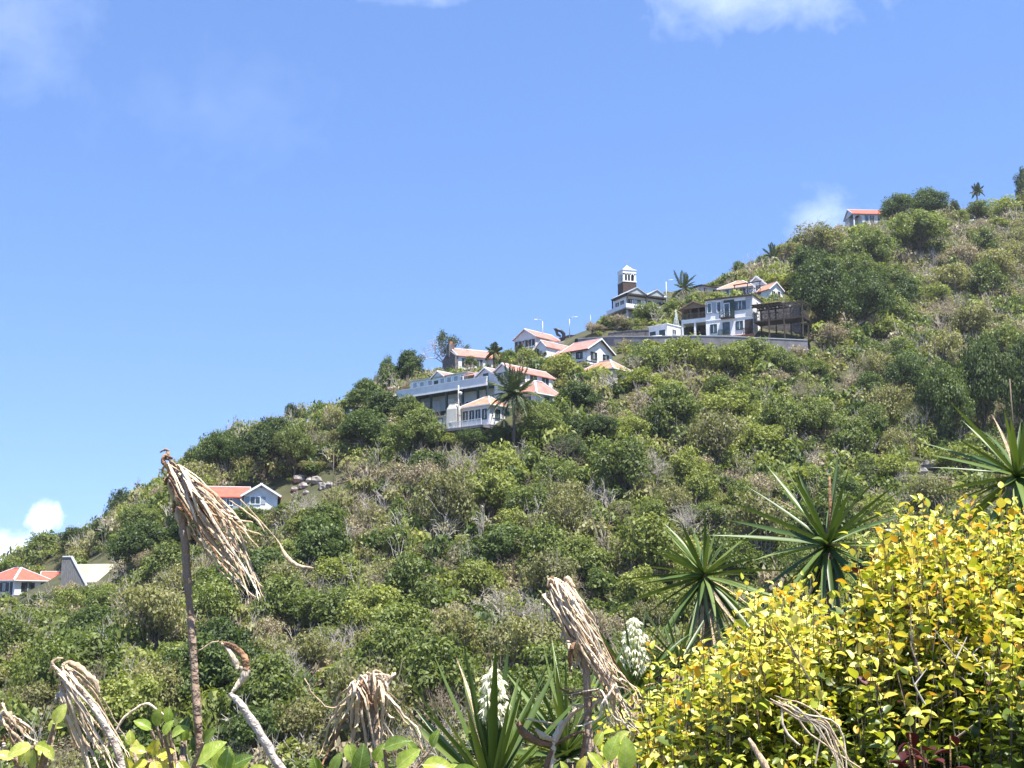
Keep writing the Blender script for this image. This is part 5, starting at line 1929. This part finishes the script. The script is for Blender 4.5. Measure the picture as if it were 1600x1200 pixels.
def bush(label, u0, u1, nst, nind, green):
    cu = (u0 + u1) / 2
    c = at(cu, 1100, 4.0)
    base = Vector((c.x, 4.0, gz(c.x, 4.0)))
    r = empty('yellow_leaf_bush', label, 'bush', base, 0, 'yellow leaved bushes of the foreground')
    stems = MB()
    Ls = []
    clumps = [(fg.uniform(u0, u1), 3.15 + 1.55 * fg.random() ** .8, min(.035, fg.gauss(0, .045)), fg.random()) for _ in range(nst // 9)]
    for i in range(nst):
        cu_, cy_, ch_, ctint = clumps[i % len(clumps)]
        u = cu_ + fg.gauss(0, 17)
        Y = cy_ + fg.gauss(0, .07)
        vt = float(np.interp(u, TOPU, TOPV))
        zt = at(u, vt, 4.0).z
        x = (u - 800) / FPX * Y
        prof = -.42 * max(0, (3.95 - Y) / .8) ** 1.3 - .10 * max(0, (Y - 4.0) / .7)
        top = Vector((x + fg.gauss(0, .05), Y, zt + prof + ch_ - .20 * fg.random() ** 1.6))
        # near stems spread outward so that the front of the bush is leafy down to the ground
        b = Vector((base.x + (x - base.x) * .55, base.y + (Y - base.y) * .5, base.z))
        mid = b.lerp(top, .6) + Vector((fg.uniform(-.06, .06), fg.uniform(-.06, .06), 0)) + Vector(((x - base.x) * .12, (Y - base.y) * .15, 0))
        pts = [b, mid, top]
        stems.tube([p - base for p in (b, b.lerp(mid, .5) + Vector((fg.uniform(-.05, .05), 0, 0)), mid, mid.lerp(top, .5) + Vector((fg.gauss(0, .025), fg.gauss(0, .02), 0)), top)], [.0055, .0045, .003, .0018, .001], 4)
        ln = fg.uniform(.3, .75)
        n = int(ln / .0145)
        d = (top - mid).normalized()
        az = fg.uniform(0, 6.28)
        for k in range(n):
            s = k / n * ln
            p = top - d * s + Vector((fg.gauss(0, .012 + .05 * s), fg.gauss(0, .012 + .05 * s), 0))
            az += 2.4 + fg.uniform(-.4, .4)
            q = fg.random()
            g_f = green * (.1 + 1.0 * s / ln + .5 * (ctint - .4) + 1.5 * max(0, -.08 - p.z))  # older leaves are greener; the extra dark green low down imitates shade
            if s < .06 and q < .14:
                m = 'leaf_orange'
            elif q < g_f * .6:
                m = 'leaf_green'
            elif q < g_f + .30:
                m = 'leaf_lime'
            elif q > .985:
                m = 'leaf_maroon' if fg.random() < .3 else 'leaf_orange'
            else:
                m = 'leaf_yellow'
            size = fg.uniform(.020, .043) * (.75 if s < .04 else 1) * (1.25 if m == 'leaf_green' else 1)
            el = R_(fg.gauss(18 if s > .05 else 45, 22))
            M = Matrix.Translation(p - base) @ Matrix.Rotation(az, 4, 'Z') @ Matrix.Rotation(-el, 4, 'Y') @ Matrix.Rotation(fg.gauss(0, .5), 4, 'X') @ Matrix.Translation((.012, 0, 0)) @ Matrix.Scale(size, 4)
            uu, vv = proj(p)
            vis = (vv - float(np.interp(uu, TOPU, TOPV))) + 220 * (Y - 3.2) - 3000 * size
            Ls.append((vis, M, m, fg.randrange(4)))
    stems.build('stems', 'bark', r)
    Ls.sort(key=lambda t: t[0])
    # the leaves that show largest are single parts, the rest one part
    pick = set(fg.sample(range(int(len(Ls) * .5)), nind))
    V, F, MI = [], [], []
    off = 0
    for i, (vis, M, m, k) in enumerate(Ls):
        if i in pick:
            link('leaf', LEAF[m][k], r, M)
        else:
            A = np.array(M)
            V.append(LV[k] @ A[:3, :3].T + A[:3, 3])
            F += [tuple(j + off for j in f) for f in LF[k]]
            MI += [LM.index(m)] * len(LF[k])
            off += len(LV[k])
    me = bpy.data.meshes.new('foliage')
    me.from_pydata(np.concatenate(V).tolist(), [], F)
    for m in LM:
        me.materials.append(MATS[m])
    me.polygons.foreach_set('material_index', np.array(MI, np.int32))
    me.shade_smooth()
    o = link('foliage', me, r)
    o['kind'] = 'stuff'
    return r


bush('low yellow leaved bush in front of the left yucca rosette', 935, 1215, 250, 280, .52)
bush('yellow leaved bush of middle height under the second yucca rosette', 1195, 1395, 250, 280, .66)
bush('tallest yellow leaved bush with orange tips in the right corner', 1375, 1660, 360, 290, .78)

# bare twigs reaching out of the bushes
r = empty('dead_twigs', 'thin grey dead twigs poking out of the right yellow bush', 'twigs', (at(1450, 1100, 3.3).x, 3.3, gz(at(1450, 1100, 3.3).x, 3.3)))
for i in range(11):
    u, v = fg.uniform(1260, 1590), fg.uniform(1040, 1210)
    Yt = fg.uniform(3.05, 3.5)
    a = at(u, v, Yt)
    ang, ln = fg.uniform(.5, 2.6), fg.uniform(.07, .19)
    b = a + Vector((math.cos(ang) * ln, fg.uniform(-.08, .08), math.sin(ang) * ln))
    m_ = a.lerp(b, .5) + Vector((fg.gauss(0, .015), 0, fg.gauss(0, .015)))
    o_ = Vector(r.location)
    tw = MB().tube([a - o_, m_ - o_, b - o_], [.0026, .002, .001], 5)
    c_ = m_ + Vector((fg.uniform(-.05, .05), fg.uniform(-.03, .03), fg.uniform(.02, .06)))
    tw.tube([m_ - o_, c_ - o_], [.0022, .0009], 4)
    tw.build('twig', fg.choice(['grey_twig', 'bark', 'brown_twig']), r)
# dark red leaved plant
b = at(1435, 1230, 3.1)
r = empty('maroon_leaf_plant', 'dark red leaved plant low in front of the tallest yellow bush', 'plant', (b.x, b.y, gz(b.x, b.y)))
st = MB()
for i in range(9):
    u, v = fg.uniform(1385, 1490), fg.uniform(1130, 1195)
    tp = at(u, v, 3.05 + fg.uniform(-.1, .1)) - Vector(r.location)
    bs = Vector((fg.uniform(-.05, .05), fg.uniform(-.05, .05), 0))
    st.tube([bs, bs.lerp(tp, .6) + Vector((.01, 0, 0)), tp], [.006, .004, .002], 5)
    for k in range(9):
        p = bs.lerp(tp, 1 - k * .03)
        M = Matrix.Translation(p) @ Matrix.Rotation(k * 2.4 + i, 4, 'Z') @ Matrix.Rotation(R_(fg.uniform(-20, 50)), 4, 'Y') @ Matrix.Scale(fg.uniform(.035, .055), 4)
        link('leaf', LEAF['leaf_maroon'][k % 4], r, M)
st.build('stems', 'dry_brown', r)


# ------------------------------------------------------------------ dead drooping plants
def strip(path, widths, Y, mat, r, name='dry_leaf', flat=.4, k=6, jy=None):
    """path in photo pixels at distance Y (each point may shift in depth), width in px"""
    n = len(path)
    pts = []
    for i, p in enumerate(path):
        yy = Y + (jy[i] if jy else 0)
        pts.append(at(p[0], p[1], yy) - Vector(r.location))
    # smooth the path
    dense, rad = [], []
    for i in range(n - 1):
        p0, p1, p2, p3 = pts[max(i - 1, 0)], pts[i], pts[i + 1], pts[min(i + 2, n - 1)]
        for s in range(4):
            t = s / 4
            sl = (p2 - p1).length
            m1, m2 = (p2 - p0) * .5, (p3 - p1) * .5
            if m1.length > sl:
                m1 = m1.normalized() * sl
            if m2.length > sl:
                m2 = m2.normalized() * sl
            h1, h2 = 2 * t ** 3 - 3 * t * t + 1, -2 * t ** 3 + 3 * t * t
            dense.append(p1 * h1 + p2 * h2 + m1 * (t ** 3 - 2 * t * t + t) + m2 * (t ** 3 - t * t))
            rad.append((widths[i] * (1 - t) + widths[i + 1] * t) * Y / FPX)
    dense.append(pts[-1])
    rad.append(widths[-1] * Y / FPX)
    dense = [p + Vector((fg.gauss(0, 1), fg.gauss(0, 1), fg.gauss(0, 1))) * (.5 * Y / FPX) for p in dense]
    rad = [q * fg.uniform(.85, 1.15) for q in rad]
    return MB().tube(dense, rad, k, flat).build(name, mat, r, True)


def dead_root(label, u, Y):
    x = (u - 800) / FPX * Y
    return empty('dead_drooping_plant', label, 'dead plant', (x, Y, gz(x, Y)), 0, 'withered plants of the foreground')


HM = ['dry_husk', 'dry_pale', 'dry_husk', 'dry_pale', 'dry_pale', 'dry_husk', 'dry_husk', 'dry_brown']


def droop(r, Y, n, starts, ends, w0, w1, sag=18, kink=None, mats=HM):
    for i in range(n):
        t = fg.random()
        s = fg.choice(starts)
        e = fg.choice(ends)
        s = (s[0] + fg.gauss(0, 5), s[1] + fg.gauss(0, 5))
        e = (e[0] + fg.gauss(0, 9), e[1] + fg.gauss(0, 12))
        ln = fg.uniform(.65, 1.02)
        e = (s[0] + (e[0] - s[0]) * ln, s[1] + (e[1] - s[1]) * ln)
        b = fg.uniform(-1, 1) * sag
        nx, ny = -(e[1] - s[1]), e[0] - s[0]
        L_ = math.hypot(nx, ny) + 1e-6
        nx, ny = nx / L_, ny / L_
        pt = [(s[0] - 3 + fg.gauss(0, 3), s[1] + fg.uniform(4, 14)), s]
        for q in (.22, .5, .78):
            pt.append((s[0] + (e[0] - s[0]) * q + nx * b * math.sin(math.pi * q) + fg.gauss(0, 3), s[1] + (e[1] - s[1]) * q + ny * b * math.sin(math.pi * q) + fg.gauss(0, 3)))
        pt.append(e)
        w = fg.uniform(w0, w1) * .66
        yo = fg.uniform(-.05, .05)
        strip(pt, [w * .6, w, w * 1.1, w, w * .75, w * .25], Y, fg.choice(mats), r, flat=fg.uniform(.12, .38), jy=[yo * .4, yo, yo - .02, yo, yo + .02, yo])


# 1: the tall one on the left
r = dead_root('tall withered stalk with long pale leaves hanging right, at left', 312, 2.4)
Y = 2.4
b0 = proj(Vector(r.location))
strip([(b0[0], b0[1]), (312, 1230), (307, 1100), (297, 960), (290, 860), (284, 800), (276, 750), (266, 716)], [7.5, 7, 6.5, 6, 6, 7, 5, 3], Y, 'dead_stem', r, 'stem', .9, 8)
droop(r, Y, 56, [(268, 728), (276, 738), (284, 752), (272, 745), (292, 742)], [(404, 905), (412, 945), (385, 880), (398, 850), (372, 860), (408, 960), (345, 830), (390, 930)], 2.0, 4.6, 26)
droop(r, Y, 9, [(282, 735), (300, 755)], [(432, 892), (420, 868), (405, 835)], 2.5, 4.5, 12)
droop(r, Y, 7, [(272, 765), (280, 790)], [(335, 842), (350, 850), (318, 815)], 2.5, 4.5, 12)
strip([(262, 722), (268, 740), (266, 760), (270, 782)], [3, 5, 4, 2], Y, 'dry_husk', r)
strip([(277, 790), (276, 805), (288, 822), (292, 845)], [2, 4, 7, 6], Y, 'dry_husk', r)
strip([(262, 718), (262, 704), (258, 702), (250, 707)], [4, 2.5, 2, 1], Y, 'dead_stem', r, 'twisted_tip', .8)
strip([(270, 716), (258, 712), (256, 722), (262, 734)], [2, 5, 6, 3], Y, 'dry_brown', r, 'curled_husk', .6)
strip([(268, 756), (282, 760), (296, 775), (290, 790)], [6, 9, 8, 3], Y, 'dry_brown', r, 'curled_husk', .6)
strip([(358, 782), (380, 796), (404, 815), (414, 832)], [2, 4, 5, 1], Y, 'dry_husk', r)
strip([(330, 838), (352, 846), (362, 842), (350, 838)], [2, 5, 4, 2], Y, 'dry_husk', r, 'curled_husk')
strip([(375, 780), (430, 840), (455, 878), (490, 888)], [.8, .9, 4, 1], Y, 'dry_husk', r)

# 2: thick sheaf in the middle
r = dead_root('thick sheaf of pale withered leaves leaning right beside the yellow bush', 925, 3.0)
Y = 3.0
b0 = proj(Vector(r.location))
strip([(b0[0], b0[1]), (922, 1210), (919, 1120), (915, 1040), (900, 985), (880, 945), (868, 920)], [7, 6, 6, 6, 9, 14, 12], Y, 'dead_stem', r, 'stem', .9, 8)
droop(r, Y, 76, [(862, 915), (872, 910), (884, 916), (858, 930), (868, 938), (890, 930)], [(968, 1075), (985, 1110), (950, 1050), (998, 1135), (940, 1035), (960, 1062)], 1.8, 4.2, 14)
droop(r, Y, 8, [(884, 985), (892, 1000)], [(908, 1070), (912, 1078), (904, 1062)], 2.5, 5, 6)
droop(r, Y, 14, [(950, 1050), (962, 1066), (940, 1075)], [(1002, 1150), (990, 1185), (970, 1160), (1010, 1120)], 2.0, 4.0, 16)
droop(r, Y, 9, [(955, 1086), (940, 1082)], [(872, 1082), (880, 1130), (905, 1135), (868, 1090)], 2.0, 4.5, 12)
for i in range(9):
    u, v = fg.uniform(856, 886), fg.uniform(905, 922)
    strip([(u, v + 10), (u + fg.uniform(-6, 6), v - 3), (u + fg.uniform(4, 14), v + 2), (u + fg.uniform(8, 16), v + 14)], [2, 4, 4, 2], Y, 'dry_brown' if i % 3 == 0 else 'dry_husk', r, 'curled_husk')

# 3: lower left bundle
r = dead_root('bundle of stiff pale dead stalks leaning right at the lower left', 190, 2.3)
Y = 2.3
droop(r, Y, 16, [(98, 1040), (104, 1046), (100, 1050)], [(205, 1200), (190, 1215), (175, 1190), (215, 1215), (200, 1180)], 2.2, 4.6, 14, mats=HM[:4])
droop(r, Y, 5, [(90, 1062), (96, 1080)], [(158, 1215), (150, 1190), (146, 1220)], 3, 5, 8, mats=HM[:4])
strip([(98, 1040), (108, 1034), (124, 1042), (138, 1056), (150, 1066), (155, 1084)], [2, 3, 4.5, 4.5, 4, 2], Y, 'dry_husk', r)
strip([(88, 1048), (82, 1036), (88, 1030), (98, 1029)], [2, 3, 2, 1], Y, 'dry_husk', r, 'curled_husk')
b0 = proj(Vector(r.location))
strip([(b0[0], b0[1]), (195, 1260), (186, 1180), (150, 1110), (112, 1058)], [8, 7, 6, 5, 4], Y, 'pale_stem', r, 'stem', .9, 8)
strip([(160, 1180), (176, 1150), (196, 1120), (226, 1100), (240, 1104), (262, 1122)], [2, 2, 2, 2, 2, 1.5], Y, 'dry_pale', r, 'twig', .9)

# 4: drooping tangle left of the yucca
r = dead_root('drooping tangle of thin dry leaves left of the big upright yucca', 575, 2.7)
Y = 2.7
b0 = proj(Vector(r.location))
strip([(b0[0], b0[1]), (590, 1230), (586, 1150), (582, 1090), (578, 1058)], [6, 5, 5, 5, 4], Y, 'dead_stem', r, 'stem', .9, 8)
droop(r, Y, 22, [(572, 1056), (582, 1054), (592, 1058), (565, 1066)], [(594, 1160), (600, 1205), (586, 1150), (580, 1120), (606, 1180)], 1.8, 4, 12)
droop(r, Y, 6, [(560, 1064), (552, 1072)], [(492, 1205), (505, 1180), (516, 1150)], 2.2, 4.0, 14)
droop(r, Y, 5, [(556, 1075), (548, 1085)], [(548, 1165), (552, 1180), (542, 1150)], 2.0, 4.5, 6)
droop(r, Y, 6, [(596, 1072), (604, 1082)], [(672, 1180), (620, 1130), (632, 1165), (664, 1172)], 2.0, 4.0, 14)
for i in range(12):
    u = fg.uniform(555, 605)
    strip([(u, 1075), (u + fg.uniform(-12, 12), fg.uniform(1050, 1058)), (u + fg.uniform(-20, 20), fg.uniform(1050, 1064)), (u + fg.uniform(-26, 26), fg.uniform(1064, 1090))], [2, 3, 2.5, 1.2], Y, HM[i % 5], r, 'curled_husk')
strip([(476, 1060), (490, 1085), (515, 1106), (540, 1100)], [.9, 1, 1, 1], Y, 'dry_husk', r, 'twig', .9)

# 5: far left corner
r = dead_root('short cluster of dry stalks in the lower left corner', 20, 2.5)
Y = 2.5
droop(r, Y, 9, [(6, 1108), (12, 1114), (4, 1122)], [(66, 1172), (60, 1160), (52, 1180), (40, 1185)], 2.5, 4.5, 10, mats=HM[:4])
droop(r, Y, 3, [(4, 1165), (10, 1150)], [(-6, 1215), (2, 1210)], 3, 5, 5)
b0 = proj(Vector(r.location))
strip([(b0[0], b0[1]), (20, 1260), (26, 1190), (14, 1112)], [6, 6, 5, 4], Y, 'dead_stem', r, 'stem', .9, 8)

# 6: pale bent stem
r = dead_root('smooth pale bent stem with a curled brown tip right of the tall stalk', 470, 2.2)
Y = 2.2
b0 = proj(Vector(r.location))
strip([(b0[0], b0[1]), (450, 1225), (425, 1180), (403, 1140), (384, 1112), (370, 1094), (359, 1084)], [7, 6.5, 6.5, 6.5, 6, 5, 4], Y, 'pale_stem', r, 'stem', .95, 8)
strip([(361, 1082), (372, 1070), (382, 1056), (384, 1046), (374, 1044)], [1.5, 4, 7, 7, 3], Y, 'dry_pale', r, 'pale_husk', .5)
strip([(384, 1050), (384, 1034), (376, 1020), (362, 1010), (344, 1004)], [6, 6, 5, 5, 2], Y, 'dry_brown', r, 'curled_husk', .5)
strip([(346, 1004), (358, 1016), (368, 1034), (372, 1046)], [2, 4, 5, 3], Y, 'dry_pale', r, 'pale_husk', .5)
strip([(310, 1018), (330, 1004), (342, 1002)], [1.5, 1.5, 1], Y, 'dry_husk', r, 'twig', .9)

# 7: broken stick pile at bottom centre, and straw hanging out of the bush
r = dead_root('pile of broken dry sticks at the foot of the tangled yucca', 865, 3.1)
Y = 3.1
for pth, w in (([(808, 1128), (822, 1148), (845, 1160), (866, 1164)], 6), ([(866, 1164), (858, 1185), (846, 1225)], 5), ([(866, 1164), (885, 1125), (915, 1100)], 4), ([(862, 1168), (890, 1150), (920, 1140)], 4), ([(820, 1124), (850, 1128), (875, 1134)], 3), ([(836, 1140), (850, 1150), (868, 1158)], 7), ([(880, 1125), (868, 1150), (862, 1190), (858, 1230)], 4), ([(905, 1200), (912, 1170), (915, 1140)], 4)):
    strip(pth, [w * .6] + [w] * (len(pth) - 2) + [w * .5], Y, fg.choice(['dry_husk', 'dry_pale', 'dry_brown']), r, 'stick', .7)
r = dead_root('pale straw strands hanging in front of the yellow bushes', 1290, 2.9)
Y = 2.9
for i in range(9):
    s = (1214 + fg.gauss(0, 10), 1098 + fg.gauss(0, 6))
    strip([s, (s[0] + 35, s[1] + 16 + fg.gauss(0, 6)), (s[0] + 80 + fg.gauss(0, 8), s[1] + 45 + fg.gauss(0, 8)), (1330 + fg.gauss(0, 12), 1215)], [1, 2.5, 2.5, 2], Y, fg.choice(['dry_husk', 'dry_pale']), r, 'straw', .6)
strip([(1170, 1155), (1185, 1180), (1205, 1215)], [2, 5, 5], Y, 'dry_husk', r, 'straw', .5)
strip([(1222, 1100), (1226, 1140), (1250, 1165)], [1.5, 2, 1.5], Y, 'dry_pale', r, 'straw', .6)


# ------------------------------------------------------------------ broad leaved plants along the bottom edge
def broad(mat):
    vs, fs = [], []
    n = 9
    for i in range(n):
        t = i / (n - 1)
        w = .30 * math.sin(math.pi * min(1, t ** .8)) ** .7 + .003
        z = .05 * math.sin(t * 3) - .12 * t * t
        vs += [(t, w, z + w * .3), (t, w * .5, z + w * .10), (t, 0, z), (t, -w * .5, z + w * .10), (t, -w, z + w * .3)]
    for i in range(n - 1):
        for j in range(4):
            a = i * 5 + j
            fs.append((a, a + 1, a + 6, a + 5))
    me = bpy.data.meshes.new('leaf')
    me.from_pydata(vs, [], fs)
    me.materials.append(MATS[mat])
    me.shade_smooth()
    return me


BRD = {m: broad(k) for m, k in (('broad_leaf', 'broad_leaf'), ('leaf_lime', 'broad_lime'), ('leaf_green', 'broad_dark'), ('leaf_yellow', 'broad_yellow'))}


def broad_plant(label, uc, Y, leaves, cat='plant'):
    """leaves: u, v of the leaf base, length px, angle in the picture, material"""
    x = (uc - 800) / FPX * Y
    r = empty('broad_leaf_plant', label, cat, (x, Y, gz(x, Y)), 0, 'broad leaved plants along the bottom edge')
    st = MB()
    hub = at(uc, 1290, Y) - Vector(r.location)
    st.tube([(0, 0, -.05), hub * .5, hub], [.012, .01, .008], 6)
    for (u, v, lp, ang, m) in leaves:
        p = at(u, v, Y + fg.uniform(-.12, .12))
        q = p - Vector(r.location)
        st.tube([hub, hub.lerp(q, .6) + Vector((0, 0, .02)), q], [.006, .004, .0025], 5)
        ln = lp * Y / FPX * fg.uniform(.62, .9)
        a = R_(ang)
        ax = Vector((math.cos(a), fg.uniform(-.45, .1), math.sin(a))).normalized()
        nr = Vector((fg.uniform(-.4, .4), -.75, .65))
        nr = (nr - ax * nr.dot(ax)).normalized()
        ay = nr.cross(ax)
        M = Matrix(((ax.x * ln, ay.x * ln, nr.x * ln, q.x), (ax.y * ln, ay.y * ln, nr.y * ln, q.y), (ax.z * ln, ay.z * ln, nr.z * ln, q.z), (0, 0, 0, 1)))
        lf = link('leaf', BRD[m], r, M)
    st.build('stems', 'dead_stem', r)
    return r


broad_plant('broad round leaved plant around the foot of the tall dead stalk', 280, 2.35, [
    (245, 1135, 34, 80, 'broad_leaf'), (236, 1140, 36, 150, 'broad_leaf'), (256, 1148, 32, 60, 'broad_leaf'), (268, 1150, 40, 30, 'broad_leaf'), (285, 1150, 46, 75, 'leaf_green'), (290, 1158, 40, 100, 'broad_leaf'),
    (308, 1195, 68, 42, 'broad_leaf'), (312, 1175, 40, 120, 'leaf_green'), (335, 1205, 60, 65, 'broad_leaf'), (318, 1160, 40, 50, 'leaf_green'), (350, 1215, 60, 80, 'broad_leaf'), (372, 1218, 44, 60, 'leaf_lime'), (262, 1130, 30, 85, 'broad_leaf'),
    (360, 1200, 42, 30, 'leaf_green'), (385, 1212, 44, 20, 'leaf_lime'), (330, 1200, 40, 150, 'leaf_green')])
broad_plant('yellow leaved sprig beside the broad round leaves at lower left', 232, 2.3, [
    (210, 1185, 42, 85, 'leaf_yellow'), (235, 1180, 44, 60, 'leaf_yellow'), (245, 1182, 40, 20, 'leaf_yellow'), (228, 1175, 34, 165, 'leaf_lime'), (250, 1185, 44, -40, 'leaf_yellow'), (240, 1188, 40, -70, 'leaf_yellow'), (232, 1190, 46, 210, 'leaf_yellow'),
    (205, 1165, 34, 100, 'leaf_lime'), (278, 1190, 46, -45, 'leaf_lime'), (205, 1215, 40, 110, 'leaf_yellow'), (255, 1215, 40, 80, 'leaf_yellow')])
broad_plant('broad light green leaves spreading below the drooping tangle', 610, 2.45, [
    (545, 1160, 44, -75, 'broad_leaf'), (620, 1200, 64, 40, 'broad_leaf'), (585, 1190, 50, 60, 'broad_leaf'), (600, 1170, 46, 20, 'leaf_green'), (660, 1195, 70, -8, 'leaf_lime'), (650, 1180, 40, 120, 'broad_leaf'), (640, 1215, 54, 10, 'broad_leaf'),
    (690, 1205, 60, -15, 'leaf_lime'), (560, 1210, 50, 80, 'leaf_green'), (520, 1210, 46, 70, 'leaf_green'), (500, 1215, 40, 110, 'broad_leaf'), (675, 1168, 44, 70, 'broad_leaf'), (600, 1218, 46, 100, 'broad_leaf'), (705, 1215, 50, 25, 'broad_leaf')])
broad_plant('pale green leaf sprig at the bottom between sticks and yellow bush', 960, 2.8, [
    (950, 1190, 52, 70, 'broad_leaf'), (965, 1185, 48, 30, 'leaf_lime'), (940, 1200, 46, 130, 'leaf_lime'), (975, 1205, 60, 85, 'broad_leaf'), (930, 1165, 36, 60, 'leaf_lime'), (905, 1210, 44, 70, 'leaf_yellow'), (885, 1212, 40, 110, 'leaf_lime'), (960, 1160, 34, 40, 'leaf_lime'), (925, 1215, 44, 40, 'leaf_yellow'), (760, 1218, 30, 150, 'leaf_yellow')])
broad_plant('arching bright leaved croton in the lower left corner', 52, 2.2, [
    (50, 1166, 44, 200, 'leaf_lime'), (48, 1168, 46, 235, 'leaf_lime'), (50, 1168, 46, 275, 'leaf_lime'), (54, 1166, 44, 330, 'leaf_lime'), (56, 1164, 40, -15, 'leaf_lime'), (20, 1185, 34, 160, 'leaf_yellow'), (85, 1130, 42, 62, 'leaf_lime'), (88, 1136, 30, 10, 'leaf_lime'), (80, 1145, 32, 75, 'leaf_lime'), (70, 1165, 40, -50, 'leaf_lime')])


# ------------------------------------------------------------------ thin air between camera and far hill
hz = MB().box(-30500, 30500, -30500, 30500, SEA_Z - 14, 150)
me = bpy.data.meshes.new('haze')
me.from_pydata(hz.v, [], hz.f)
hm = bpy.data.materials.new('haze')
hm.use_nodes = True
hn = hm.node_tree.nodes
hn.clear()
pv = hn.new('ShaderNodeVolumePrincipled')
pv.inputs['Color'].default_value = (.86, .92, 1.0, 1)
pv.inputs['Density'].default_value = 0.00012
pv.inputs['Anisotropy'].default_value = 0.2
ho = hn.new('ShaderNodeOutputMaterial')
hm.node_tree.links.new(pv.outputs[0], ho.inputs['Volume'])
me.materials.append(hm)
o = link('haze', me)
o['kind'] = 'stuff'
tag(o, 'thin bright sea haze in the air over the hillside', 'haze')
